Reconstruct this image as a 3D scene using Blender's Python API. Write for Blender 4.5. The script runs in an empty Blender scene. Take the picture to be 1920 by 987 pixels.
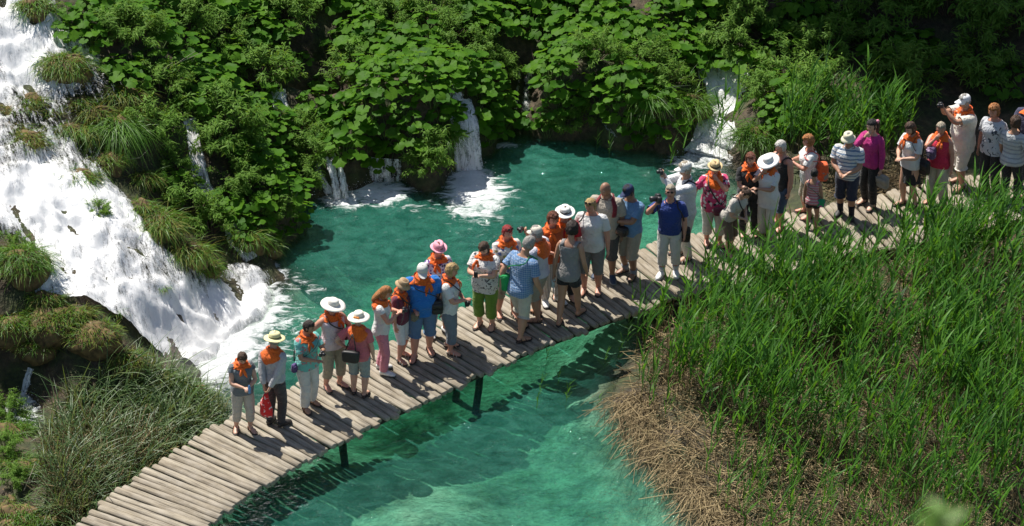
import bpy, bmesh, math, random
import numpy as np
from mathutils import Vector, Matrix, noise, Euler
random.seed(7); RNG = np.random.default_rng(7)
SC = bpy.context.scene
COL = SC.collection
R = math.radians
PI = math.pi

# ------------------------------------------------------------------ camera
DIST, PITCH, FPX = 75.0, R(30), 8025.0
CAM = np.array([0, -DIST*math.cos(PITCH), DIST*math.sin(PITCH)])
FWD = np.array([0, math.cos(PITCH), -math.sin(PITCH)])
UPV = np.array([0, math.sin(PITCH), math.cos(PITCH)])
RGT = np.array([1.0, 0, 0])
cam_d = bpy.data.cameras.new('camera'); cam = bpy.data.objects.new('camera', cam_d); COL.objects.link(cam)
cam.location = CAM; cam.rotation_euler = (PI/2-PITCH, 0, 0)
cam_d.lens = FPX/1920*36; cam_d.sensor_width = 36; cam_d.clip_start = .5; cam_d.clip_end = 600
cam_d.dof.use_dof = True; cam_d.dof.focus_distance = 75.0; cam_d.dof.aperture_fstop = 9.0
SC.camera = cam
# ------------------------------------------------------------------ light
SUN_EL, SUN_AZ = R(60), R(-42)          # azimuth from +Y towards +X
SUND = Vector((math.sin(SUN_AZ)*math.cos(SUN_EL), math.cos(SUN_AZ)*math.cos(SUN_EL), math.sin(SUN_EL)))
W = bpy.data.worlds.new('World'); SC.world = W; W.use_nodes = True
nt = W.node_tree; bg = nt.nodes['Background']
sky = nt.nodes.new('ShaderNodeTexSky'); sky.sky_type = 'NISHITA'; sky.sun_disc = False
sky.sun_elevation = SUN_EL; sky.sun_rotation = SUN_AZ
nt.links.new(sky.outputs[0], bg.inputs[0]); bg.inputs[1].default_value = .065
sl = bpy.data.lights.new('sun', 'SUN'); sl.energy = 4.8; sl.angle = R(.5); sl.color = (1, .95, .87)
so = bpy.data.objects.new('sun', sl); COL.objects.link(so); so.rotation_euler = SUND.to_track_quat('Z', 'Y').to_euler()
SC.view_settings.view_transform = 'Standard'; SC.view_settings.look = 'None'
SC.view_settings.exposure = 0.57; SC.view_settings.gamma = 1
SC.cycles.max_bounces = 6; SC.cycles.transparent_max_bounces = 12
SC.cycles.sample_clamp_indirect = 4; SC.cycles.use_denoising = True

# ------------------------------------------------------------------ picture <-> place
def px(x, y, z=0.0):
    """the point at height z seen at pixel x, y of the photograph"""
    d = FWD + RGT*((x-960)/FPX) - UPV*((y-493.5)/FPX)
    t = (z-CAM[2])/d[2]
    return CAM + d*t
def proj(P):
    P = np.asarray(P, float) - CAM
    w = P @ FWD
    return 960 + FPX*(P @ RGT)/w, 493.5 - FPX*(P @ UPV)/w
def inpoly(x, y, poly):
    x = np.asarray(x, float); y = np.asarray(y, float); r = np.zeros(x.shape, bool); n = len(poly)
    for i in range(n):
        (x1, y1), (x2, y2) = poly[i], poly[(i+1) % n]
        if y1 == y2: continue
        c = ((y1 > y) != (y2 > y)) & (x < (x2-x1)*(y-y1)/(y2-y1)+x1)
        r ^= c
    return r
def sstep(a, b, x):
    t = np.clip((x-a)/(b-a), 0, 1); return t*t*(3-2*t)

# ------------------------------------------------------------------ mesh helpers
def link(o, parent=None):
    COL.objects.link(o)
    if parent is not None: o.parent = parent
    return o
def tag(o, label=None, cat=None, group=None, kind=None):
    if label: o['label'] = label
    if cat: o['category'] = cat
    if group: o['group'] = group
    if kind: o['kind'] = kind
    return o
def empty(name, loc, rz=0.0, scale=1.0):
    o = bpy.data.objects.new(name, None); COL.objects.link(o); o.empty_display_size = .2
    o.location = loc; o.rotation_euler = (0, 0, rz); o.scale = (scale,)*3
    return o
def npmesh(name, V, F, mats, smooth=True, mi=None, attrs=None):
    """V (n,3), F (m,k) one face size"""
    me = bpy.data.meshes.new(name)
    V = np.ascontiguousarray(V, np.float32); F = np.ascontiguousarray(F, np.int32)
    k = F.shape[1]
    me.vertices.add(len(V)); me.vertices.foreach_set('co', V.ravel())
    me.loops.add(F.size); me.loops.foreach_set('vertex_index', F.ravel())
    me.polygons.add(len(F)); me.polygons.foreach_set('loop_start', np.arange(0, F.size, k, dtype=np.int32))
    if smooth: me.polygons.foreach_set('use_smooth', np.ones(len(F), bool))
    if mi is not None: me.polygons.foreach_set('material_index', np.ascontiguousarray(mi, np.int32))
    for m in mats: me.materials.append(m)
    for an, av in (attrs or {}).items():
        a = me.attributes.new(an, 'FLOAT', 'POINT'); a.data.foreach_set('value', np.ascontiguousarray(av, np.float32))
    me.update(calc_edges=True); me.validate()
    return me
def npobj(name, V, F, mats, parent=None, **k):
    return link(bpy.data.objects.new(name, npmesh(name, V, F, mats, **k)), parent)
class MB:
    def __init__(s): s.v = []; s.f = []; s.m = []
    def add(s, verts, faces, mi=0):
        o = len(s.v); s.v += [tuple(map(float, p)) for p in verts]
        s.f += [tuple(o+i for i in f) for f in faces]; s.m += [mi]*len(faces)
        return s
    def tube(s, pts, rad, n=8, mi=0, caps=True, ref=None, jit=0.0, closed=False):
        """pts list of 3-vectors; rad list of r or (rx, ry): rx along the ref axis"""
        pts = [Vector(p) for p in pts]; N = len(pts); V = []
        prev = Vector(ref) if ref is not None else None
        for i, p in enumerate(pts):
            if closed: t = pts[(i+1) % N]-pts[i-1]
            else: t = (pts[min(i+1, N-1)]-pts[max(i-1, 0)])
            if t.length < 1e-9: t = Vector((0, 0, 1))
            t.normalize()
            if prev is None: prev = Vector((1, 0, 0)) if abs(t.x) < .9 else Vector((0, 1, 0))
            a = prev - t*prev.dot(t)
            if a.length < 1e-6: a = t.orthogonal()
            a.normalize(); b = t.cross(a); prev = a
            r = rad[i] if isinstance(rad, (list, tuple)) else rad
            rx, ry = r if isinstance(r, (list, tuple)) else (r, r)
            for k in range(n):
                th = 2*PI*k/n
                q = p + a*(rx*math.cos(th)) + b*(ry*math.sin(th))
                if jit: q += Vector((random.uniform(-jit, jit) for _ in range(3)))
                V.append(q)
        F = []
        L = N if closed else N-1
        for i in range(L):
            for k in range(n):
                j = (i+1) % N
                F.append((i*n+k, i*n+(k+1) % n, j*n+(k+1) % n, j*n+k))
        if caps and not closed:
            F.append(tuple(range(n-1, -1, -1))); F.append(tuple((N-1)*n+k for k in range(n)))
        return s.add(V, F, mi)
    def grid(s, G, mi=0, wrap=False):
        """G rows of equal length lists of points"""
        nr, nc = len(G), len(G[0]); V = [p for r in G for p in r]; F = []
        for i in range(nr-1):
            for k in range(nc if wrap else nc-1):
                F.append((i*nc+k, i*nc+(k+1) % nc, (i+1)*nc+(k+1) % nc, (i+1)*nc+k))
        return s.add(V, F, mi)
    def ball(s, c, r, n=10, m=7, mi=0, e=1.0, M=None):
        """ellipsoid (e<1 boxy); r radii; M rotation"""
        c = Vector(c); r = (r,)*3 if not isinstance(r, (list, tuple)) else r
        f = lambda x: math.copysign(abs(x)**e, x)
        G = []
        for i in range(m+1):
            ph = -PI/2+PI*i/m; row = []
            for k in range(n):
                th = 2*PI*k/n
                q = Vector((r[0]*f(math.cos(ph))*f(math.cos(th)), r[1]*f(math.cos(ph))*f(math.sin(th)), r[2]*f(math.sin(ph))))
                row.append(c + (M @ q if M else q))
            G.append(row)
        return s.grid(G, mi, True)
    def rough(s, amp, fr, seed=0):
        o = Vector((seed*7.3, seed*1.9, seed*3.1))
        s.v = [tuple(Vector(p)+noise.noise_vector(Vector(p)*fr+o)*amp) for p in s.v]
        return s
    def mesh(s, name, mats, smooth=True):
        me = bpy.data.meshes.new(name); me.from_pydata(s.v, [], s.f)
        for m in mats: me.materials.append(m)
        if len(mats) > 1: me.polygons.foreach_set('material_index', s.m)
        if smooth: me.polygons.foreach_set('use_smooth', [True]*len(me.polygons))
        me.update(); return me
    def build(s, name, mats, parent=None, smooth=True):
        if not isinstance(mats, (list, tuple)): mats = [mats]
        return link(bpy.data.objects.new(name, s.mesh(name, mats, smooth)), parent)

# ------------------------------------------------------------------ materials
_M = {}
class NT:
    """small node writer"""
    def __init__(s, name):
        s.m = bpy.data.materials.new(name); s.m.use_nodes = True; s.t = s.m.node_tree; s.t.nodes.clear()
        s.out = s.t.nodes.new('ShaderNodeOutputMaterial')
    def n(s, typ, ins=None, **kw):
        nd = s.t.nodes.new('ShaderNode'+typ)
        for k, v in kw.items(): setattr(nd, k, v)
        for k, v in (ins or {}).items():
            i = nd.inputs[k]
            if hasattr(v, 'is_linked') or isinstance(v, bpy.types.NodeSocket): s.t.links.new(v, i)
            else:
                if isinstance(v, (tuple, list)) and len(v) == 3 and i.type == 'RGBA': v = (*v, 1)
                i.default_value = v
        return nd
    def ramp(s, fac, stops, interp='LINEAR'):
        nd = s.t.nodes.new('ShaderNodeValToRGB'); s.t.links.new(fac, nd.inputs[0]); cr = nd.color_ramp; cr.interpolation = interp
        while len(cr.elements) < len(stops): cr.elements.new(.5)
        for e, (p, c) in zip(cr.elements, stops):
            e.position = p; e.color = (*c, 1) if isinstance(c, (tuple, list)) else (c, c, c, 1)
        return nd.outputs[0]
    def mix(s, fac, a, b, mode='MIX'):
        nd = s.t.nodes.new('ShaderNodeMix'); nd.data_type = 'RGBA'; nd.blend_type = mode
        for i, v in ((0, fac), (6, a), (7, b)):
            if isinstance(v, bpy.types.NodeSocket): s.t.links.new(v, nd.inputs[i])
            else:
                if isinstance(v, (tuple, list)): v = (*v, 1)
                elif i: v = (v, v, v, 1)
                nd.inputs[i].default_value = v
        return nd.outputs[2]
    def math(s, op, a, b=0.0, c=None):
        nd = s.t.nodes.new('ShaderNodeMath'); nd.operation = op
        for i, v in ((0, a), (1, b), (2, c)):
            if v is None: continue
            if isinstance(v, bpy.types.NodeSocket): s.t.links.new(v, nd.inputs[i])
            else: nd.inputs[i].default_value = v
        return nd.outputs[0]
    def noise(s, vec, scale, detail=3.0, rough=.5, dist=0.0):
        return s.n('TexNoise', {'Vector': vec, 'Scale': scale, 'Detail': detail, 'Roughness': rough, 'Distortion': dist}).outputs[0]
    def bump(s, h, strength=.5, dist=.01, nrm=None):
        i = {'Height': h, 'Strength': strength, 'Distance': dist}
        if nrm is not None: i['Normal'] = nrm
        return s.n('Bump', i).outputs[0]
    def done(s, surf):
        s.t.links.new(surf, s.out.inputs['Surface']); return s.m
def fabric(name, col, kind='plain', col2=(.8, .8, .8), col3=(.02, .02, .02), freq=30.0):
    key = ('fab', name)
    if key in _M: return _M[key]
    t = NT(name); tc = t.n('TexCoord').outputs['Object']
    sep = t.n('SeparateXYZ', {0: tc})
    X, Y, Z = sep.outputs
    wob = t.noise(tc, 6, 3)
    base = t.mix(t.ramp(wob, [(.3, 0.0), (.7, 1.0)]), tuple(c*.84 for c in col), col)  # darker blotches put the shade of wrinkles into the cloth colour
    if kind == 'stripe':
        w = t.math('SINE', t.math('MULTIPLY', t.math('ADD', Z, t.math('MULTIPLY', wob, .03)), freq*2*PI))
        base = t.mix(t.ramp(w, [(.35, 0.0), (.45, 1.0)]), base, col2)
    elif kind == 'vstripe':
        w = t.math('SINE', t.math('MULTIPLY', t.math('ARCTAN2', X, Y), freq))
        base = t.mix(t.ramp(w, [(.5, 0.0), (.7, 1.0)]), base, col2)
    elif kind == 'plaid':
        w1 = t.math('SINE', t.math('MULTIPLY', Z, freq*2*PI)); w2 = t.math('SINE', t.math('MULTIPLY', t.math('ADD', X, t.math('MULTIPLY', Y, .8)), freq*2*PI))
        f = t.math('ADD', t.ramp(w1, [(.5, 0.0), (.8, .5)]), t.ramp(w2, [(.5, 0.0), (.8, .5)]))
        base = t.mix(f, base, col2)
    elif kind == 'floral':
        vo = t.n('TexVoronoi', {'Vector': tc, 'Scale': freq}); g = t.n('SeparateColor', {0: vo.outputs['Color']}).outputs[0]
        base = t.ramp(g, [(0, col), (.4, col2), (.68, col3), (.82, col)], 'CONSTANT')
        base = t.mix(t.ramp(vo.outputs['Distance'], [(.5, 0.0), (.62, 1.0)]), base, col)
    elif kind == 'print':
        f = t.noise(tc, freq, 2, .5, 1.5)
        base = t.mix(t.ramp(f, [(.58, 0.0), (.61, 1.0)]), base, col2)
    rv = t.math('ADD', t.math('MULTIPLY', t.n('ObjectInfo').outputs['Random'], .14), .88); base = t.mix(1.0, base, t.n('CombineColor', {0: rv, 1: rv, 2: rv}).outputs[0], 'MULTIPLY')
    fold = t.noise(tc, 14, 3, .5, .8)
    b = t.bump(t.noise(tc, 180, 2), .3, .004, t.bump(fold, .9, .04))
    p = t.n('BsdfPrincipled', {'Base Color': base, 'Roughness': .88, 'Normal': b})
    p.inputs['Sheen Weight'].default_value = .15
    _M[key] = t.done(p.outputs[0]); return _M[key]
def plain(name, col, rough=.6, metal=0.0, var=.2, scale=25.0, bump=.15):
    key = ('pl', name)
    if key in _M: return _M[key]
    t = NT(name); tc = t.n('TexCoord').outputs['Object']; f = t.noise(tc, scale, 4)
    base = t.mix(t.ramp(f, [(.3, 0.0), (.7, 1.0)]), tuple(c*(1-var) for c in col), tuple(min(1, c*(1+var*.5)) for c in col))
    p = t.n('BsdfPrincipled', {'Base Color': base, 'Roughness': rough, 'Metallic': metal, 'Normal': t.bump(f, bump, .01)})
    _M[key] = t.done(p.outputs[0]); return _M[key]
def leafmat(name, col, col2, trans=.35, rough=.42, tip=None, spec=.4, tipend=.45):
    key = ('leaf', name)
    if key in _M: return _M[key]
    t = NT(name); g = t.n('NewGeometry'); oi = t.n('ObjectInfo')
    f = t.noise(g.outputs['Position'], 1.7, 3); rnd = t.math('ADD', oi.outputs['Random'], g.outputs['Random Per Island'])
    rnd = t.math('FRACT', rnd)
    base = t.mix(t.ramp(t.math('ADD', t.math('MULTIPLY', f, .5), t.math('MULTIPLY', rnd, .6)), [(.25, 0.0), (.85, 1.0)]), col, col2)
    if tip:
        base = t.mix(t.ramp(t.n('Attribute', attribute_name='tipf').outputs['Fac'], [(0, 1.0), (tipend, 0.0)]), base, tip)
    fine = t.noise(g.outputs['Position'], 40, 2)
    base = t.mix(t.ramp(fine, [(.3, .25), (.7, 0.0)]), base, tuple(c*.5 for c in col))
    p = t.n('BsdfPrincipled', {'Base Color': base, 'Roughness': rough, 'Specular IOR Level': spec, 'Normal': t.bump(fine, .2, .01)})
    tr = t.n('BsdfTranslucent', {'Color': t.mix(.35, base, tuple(min(1, c*2.2) for c in (col2[0]*1.3, col2[1], col2[2]*.4)))})
    m = t.n('MixShader', {0: trans, 1: p.outputs[0], 2: tr.outputs[0]})
    _M[key] = t.done(m.outputs[0]); return _M[key]
# ================================================================== TERRAIN
CP = [  # pixel x, pixel y, height: pool bed
 (450,980,-.8),(600,960,-.65),(780,965,-.42),(650,840,-1.1),(900,880,-.95),(1000,960,-.75),(1150,860,-.5),(1200,960,-.55),
 (850,720,-1.),(1050,720,-.75),(1150,660,-.5),(700,600,-.9),(560,560,-.8),(480,680,-.7),(600,480,-.9),(750,440,-1),(900,450,-1),
 (1050,420,-.9),(1000,560,-1),(1200,480,-.85),(1150,320,-.4),(1050,300,-.4),(1250,380,-.55),(950,320,-.55),(1320,330,-.25),(1380,400,-.3),
 (300,1100,-.7),(600,1150,-.8),(1000,1150,-.8),
 # reed bank on the right
 (1160,760,0),(1205,860,0),(1290,930,0),(1340,990,0),(1190,680,0),(1225,590,0),(1280,560,0),(1400,700,.25),(1400,900,.28),(1600,600,.3),(1600,850,.35),
 (1850,600,.35),(1850,900,.35),(1500,500,.2),(1750,450,.25),(1900,420,.3),(1600,1150,.35),(1900,1150,.4),(2100,700,.4),
 # right side behind the walkway
 (1450,350,.12),(1560,370,.2),(1640,350,.25),(1720,330,.3),(1850,300,.35),(1560,290,.5),(1500,250,.6),(1620,230,.8),(1420,240,.4),(1960,300,.5),
 (1700,150,1.4),(1850,120,1.7),(1600,60,2.0),(1850,0,2.9),(1500,70,1.8),(1400,10,2.3),(2100,150,2.5),
 # waterline of the far bank and the bank above it
 (520,480,0),(570,425,0),(600,372,0),(680,355,0),(760,345,0),(840,325,0),(930,270,-.05),(1000,255,.0),(1120,262,0),(1230,275,0),(1290,270,0),
 (600,290,.45),(700,245,.75),(770,285,.5),(790,330,.25),(850,212,.9),(850,275,.4),(870,306,-.05),(912,225,.6),(480,340,.65),(450,220,1.25),(540,215,.9),(350,260,1.7),(380,380,.85),(440,430,.6),
 (300,110,2.6),(500,90,2.3),(700,90,2.2),(770,150,1.9),(900,60,2.1),(1100,100,1.7),(1200,60,2.0),(975,165,.9),(980,100,1.5),(1180,170,1.2),(1050,205,.7),(1150,215,.7),(1250,210,.8),(1345,170,.75),(1320,240,.25),
 (300,-150,3.9),(700,-150,3.6),(1100,-150,3.4),(1500,-150,3.7),(1900,-150,4.2),(0,-150,4.6),(-200,0,4.2),(-200,400,2.6),
 # cascade on the left
 (380,690,.0),(440,610,.02),(540,520,-.05),(470,545,.03),(395,605,.14),(350,660,.10),(300,640,.32),(300,560,.85),(420,490,.4),(200,560,1.1),(300,450,1.25),(100,480,1.55),(200,400,1.7),(0,400,2.0),
 (100,300,2.15),(0,300,2.4),(200,220,2.35),(100,150,2.85),(0,100,3.2),(100,0,3.55),(200,60,3.1),(0,0,3.8),
 # mossy bank and sedge ground at lower left
 (100,570,1.25),(160,600,1.2),(230,660,.75),(265,690,.4),(60,640,.8),(30,620,1.0),(45,740,.0),(0,790,-.05),(90,720,.3),(150,800,.12),(250,770,.12),(300,850,.1),(150,950,.1),
 (400,780,.02),(30,870,.2),(40,985,-.03),(-150,700,.9),(-150,900,.4),(100,1150,.0),
]
CP = [(a, b, z*(1-.40*float(sstep(180, 480, a))*float(sstep(255, 130, b))) if z > 0 else z) for a, b, z in CP]
CPW = np.array([px(a, b, z) for a, b, z in CP])
def tps_fit(P, z, lam=.02):
    n = len(P); d = np.linalg.norm(P[:, None]-P[None], axis=2); K = np.where(d > 0, d*d*np.log(d+1e-12), 0)+lam*np.eye(n)
    Q = np.c_[np.ones(n), P]; A = np.block([[K, Q], [Q.T, np.zeros((3, 3))]])
    return np.linalg.solve(A, np.r_[z, 0, 0, 0])
_tw = tps_fit(CPW[:, :2], CPW[:, 2]); _tp = CPW[:, :2]
def tps(X, Y):
    S = X.shape; p = np.c_[X.ravel(), Y.ravel()]; out = np.empty(len(p))
    for i in range(0, len(p), 20000):
        q = p[i:i+20000]; d2 = ((q[:, None]-_tp[None])**2).sum(2)
        out[i:i+20000] = (.5*d2*np.log(d2+1e-12)) @ _tw[:len(_tp)] + _tw[-3] + q @ _tw[-2:]
    return out.reshape(S)
def vnoise(X, Y, fr, seed=0, oct=4, gain=.5, Z=None):
    """value noise, numpy"""
    r = np.random.default_rng(seed); T = r.random((256, 256)); out = 0; a = 1; s = 0
    for o in range(oct):
        x = X*fr+o*17.3; y = Y*fr+o*9.1; xi = np.floor(x).astype(int); yi = np.floor(y).astype(int); u = x-xi; v = y-yi
        u = u*u*(3-2*u); v = v*v*(3-2*v); g = lambda i, j: T[i & 255, j & 255]
        out = out + a*((g(xi, yi)*(1-u)+g(xi+1, yi)*u)*(1-v)+(g(xi, yi+1)*(1-u)+g(xi+1, yi+1)*u)*v-.5); s += a; a *= gain; fr *= 2
    return out/s*2
GX0, GX1, GY0, GY1, GS = -13.0, 13.0, -14.0, 12.0, .1
gx = np.arange(GX0, GX1+1e-6, GS); gy = np.arange(GY0, GY1+1e-6, GS)
XX, YY = np.meshgrid(gx, gy, indexing='ij')
ZZ = np.clip(tps(XX, YY), -1.3, 6.5)
ZZ += vnoise(XX, YY, .9, 3, 4)*.13*sstep(-.05, .6, ZZ) + vnoise(XX, YY, 1.3, 4, 4)*.12*sstep(.0, -.4, ZZ) + vnoise(XX, YY, 4, 5, 2)*.03
for a_, b_, h0_, rad_, amp_ in [(775,215,1.0,1.25,.62),(690,215,1.0,.7,.3),(500,345,.9,.75,.5),(485,165,1.8,.6,.35),(415,255,1.4,.55,.4),(330,130,2.3,.8,.4),(1140,190,1.0,.85,.45),(1225,215,.7,.5,.35),(1500,200,.8,.8,.5),(950,60,2.0,.9,.4),(1110,70,1.8,.8,.35),(560,70,2.2,.6,.3),(250,60,2.7,.6,.3),
        (600,150,1.0,.55,-.75),(610,80,1.3,.4,-.45),(622,240,.7,.45,-.6),(975,170,.6,.6,-.7),(985,100,1.0,.45,-.5),(640,330,.4,.35,-.25),(1345,180,.6,.4,-.2),(430,150,1.5,.4,-.4),(345,230,1.5,.4,-.35),(1040,120,1.1,.35,-.3),(860,235,.8,.25,-.2)]:
    q_ = px(a_, b_, h0_); ZZ += amp_*(.9 if amp_ > 0 else 1.2)*np.exp(-((XX-q_[0])**2+((YY-q_[1])*1.25)**2)/rad_**2)*sstep(-.15, .3, ZZ)
def hz(x, y):
    x = np.asarray(x, float); y = np.asarray(y, float)
    fx = np.clip((x-GX0)/GS, 0, len(gx)-1.001); fy = np.clip((y-GY0)/GS, 0, len(gy)-1.001)
    i = fx.astype(int); j = fy.astype(int); u = fx-i; v = fy-j
    return (ZZ[i, j]*(1-u)+ZZ[i+1, j]*u)*(1-v)+(ZZ[i, j+1]*(1-u)+ZZ[i+1, j+1]*u)*v
def hit(x, y, zmin=-1.5, zmax=5.5):
    """where the line of sight through pixel x, y meets the ground (arrays)"""
    x = np.atleast_1d(np.asarray(x, float)); y = np.atleast_1d(np.asarray(y, float))
    d = FWD[None] + RGT[None]*((x-960)/FPX)[:, None] - UPV[None]*((y-493.5)/FPX)[:, None]
    res = np.zeros((len(x), 3)); done = np.zeros(len(x), bool)
    for z in np.arange(zmax, zmin, -.03):
        t = (z-CAM[2])/d[:, 2]; P = CAM+d*t[:, None]
        h = (hz(P[:, 0], P[:, 1]) >= z) & ~done
        res[h] = P[h]; done |= h
    res[~done] = P[~done]
    return res
def water_depth(x, y): return np.maximum(0, -hz(x, y))

# ground sheet: fine in the middle, wide to the horizon
t = NT('earth_and_tufa'); g = t.n('NewGeometry'); P = g.outputs['Position']; sp = t.n('SeparateXYZ', {0: P}); N = t.n('SeparateXYZ', {0: g.outputs['Normal']})
n1 = t.noise(P, 1.6, 6, .6); n2 = t.noise(P, 9, 5, .6); n3 = t.noise(P, .8, 6, .62, .5)
dry = t.ramp(n2, [(.25, (.015, .011, .006)), (.5, (.055, .038, .02)), (.8, (.14, .10, .055))])
moss = t.ramp(n2, [(.3, (.015, .02, .005)), (.7, (.05, .065, .015))])
land = t.mix(t.ramp(n1, [(.42, 0.0), (.58, 1.0)]), dry, moss)
marl = t.ramp(n2, [(.25, (.30, .31, .23)), (.7, (.60, .60, .48))])
weed = t.ramp(n2, [(.3, (.02, .03, .015)), (.7, (.12, .13, .06))])
bed = t.mix(t.ramp(n3, [(.42, 0.0), (.62, 1.0)]), marl, weed)  # weed patches; the mottling also paints in light bent by the waves
col = t.mix(t.ramp(t.math('ADD', sp.outputs[2], .5), [(.12, 0.0), (.42, 1.0)]), bed, land)
p = t.n('BsdfPrincipled', {'Base Color': col, 'Roughness': .8, 'Normal': t.bump(n2, .8, .06)})
m_earth = t.done(p.outputs[0])
ext = lambda a, b, n: list(a+(b-a)*(np.linspace(0, 1, n)**2))
ax = np.array(ext(GX0, -140, 14)[:0:-1]+list(gx)+ext(GX1, 140, 14)[1:]); ay = np.array(ext(GY0, -110, 12)[:0:-1]+list(gy)+ext(GY1, 160, 14)[1:])
AX, AY = np.meshgrid(ax, ay, indexing='ij'); AZ = hz(AX, AY)
over = np.maximum(0, AY-GY1); AZ = AZ + over*.28 + np.maximum(0, GX0-AX)*.05
def grid_faces(a, b):
    i = np.arange(a*b).reshape(a, b); return np.stack([i[:-1, :-1], i[1:, :-1], i[1:, 1:], i[:-1, 1:]], -1).reshape(-1, 4)
o = npobj('ground', np.stack([AX, AY, AZ], -1).reshape(-1, 3), grid_faces(len(ax), len(ay)), [m_earth]); tag(o, kind='structure')

# ================================================================== POOL WATER
wx = np.arange(-12.5, 12.51, .1); wy = np.arange(-13.8, 7.6, .1)
WX, WY = np.meshgrid(wx, wy, indexing='ij'); dep = water_depth(WX, WY)
sx, sy = proj(np.stack([WX, WY, 0*WX], -1).reshape(-1, 3)); sx = sx.reshape(WX.shape); sy = sy.reshape(WX.shape)
foam = np.zeros_like(WX)
for (cx, cy, rx, ry, a) in [(395,640,115,100,1.25),(465,575,90,80,1.0),(500,520,55,45,.75),(440,690,70,40,.75),(350,690,60,40,1.),(530,600,80,60,.5),(500,660,75,45,.52),(560,530,70,45,.42),
    (884,350,46,40,1.4),(890,368,88,60,.85),(935,380,50,36,.5),(705,360,80,32,1.0),(645,374,60,28,.8),(740,352,35,18,.8),(770,392,80,26,.42),(1330,270,60,55,1.),(1290,300,50,30,.7),(1260,320,40,25,.4),
    (950,275,36,9,.8),(1160,255,50,20,.95),(1180,262,40,15,.4),(40,760,45,40,.9),(60,790,60,30,.4),(25,725,25,25,.8),(130,760,30,30,.35)]:
    foam = np.maximum(foam, a*np.exp(-(((sx-cx)/rx)**2+((sy-cy)/ry)**2)*1.1))
WZ = vnoise(WX+vnoise(WX, WY, 1.1, 8, 2)*.4, WY, 2.2, 11, 4, .55)*.022 + foam*(vnoise(WX, WY, 4, 12, 4, .6)*.09+.02)
m = (dep > 0) | (hz(WX, WY) < .25)
fc = grid_faces(len(wx), len(wy)); keep = m.reshape(-1)[fc].any(1); fc = fc[keep]
used = np.unique(fc); remap = -np.ones(WX.size, int); remap[used] = np.arange(len(used))
t = NT('turquoise_water'); P = t.n('NewGeometry').outputs['Position']
mp = t.n('Mapping', {'Vector': P, 'Rotation': (0, 0, .5), 'Scale': (1, 1.6, 1)}).outputs[0]
r1 = t.noise(mp, 2.6, 4, .55, .6); r2 = t.noise(mp, 11, 3, .6, .8); r3 = t.noise(P, 30, 2, .6)
bw = t.bump(r3, .8, .007, t.bump(r2, .8, .034, t.bump(r1, .6, .17)))
df = t.n('Attribute', attribute_name='depth').outputs['Fac']; ff = t.n('Attribute', attribute_name='foam').outputs['Fac']
dv = t.math('MULTIPLY', df, t.math('ADD', .72, t.math('MULTIPLY', r1, .55)))
ex = lambda k: t.math('POWER', 2.71828, t.math('MULTIPLY', dv, -k))
tint = t.n('CombineColor', {0: ex(1.4), 1: ex(.46), 2: ex(.70)}).outputs[0]
tb = t.n('BsdfTransparent', {'Color': tint})
db = t.n('BsdfDiffuse', {'Color': t.mix(t.ramp(r1, [(.35, 0.0), (.65, 1.0)]), (.03, .23, .165), (.08, .37, .275)), 'Normal': bw})
milk = t.math('MULTIPLY', t.math('SUBTRACT', 1.0, ex(.9)), .46)
body = t.n('MixShader', {0: milk, 1: tb.outputs[0], 2: db.outputs[0]})
gl = t.n('BsdfGlossy', {'Color': (1, 1, 1), 'Roughness': .016, 'Normal': bw})
fr = t.n('Fresnel', {'IOR': 1.33, 'Normal': bw}).outputs[0]
wat = t.n('MixShader', {0: fr, 1: body.outputs[0], 2: gl.outputs[0]})
sw = t.noise(t.n('Mapping', {'Vector': P, 'Rotation': (0, 0, -.6), 'Scale': (1, 1.9, 1)}).outputs[0], 2.4, 7, .68, 1.6)
fm = t.ramp(t.math('ADD', ff, t.math('MULTIPLY', t.math('SUBTRACT', sw, .5), 1.7)), [(.42, 0.0), (.62, .55), (.8, 1.0)])
foamb = t.n('BsdfPrincipled', {'Base Color': (.86, .9, .9), 'Roughness': .6, 'Normal': t.bump(sw, .8, .12, t.bump(r3, .6, .03))})
m_water = t.done(t.n('MixShader', {0: fm, 1: wat.outputs[0], 2: foamb.outputs[0]}).outputs[0])
o = npobj('pool_water', np.stack([WX, WY, WZ], -1).reshape(-1, 3)[used], remap[fc], [m_water], attrs={'depth': dep.reshape(-1)[used], 'foam': foam.reshape(-1)[used]})
tag(o, kind='structure')

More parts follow.
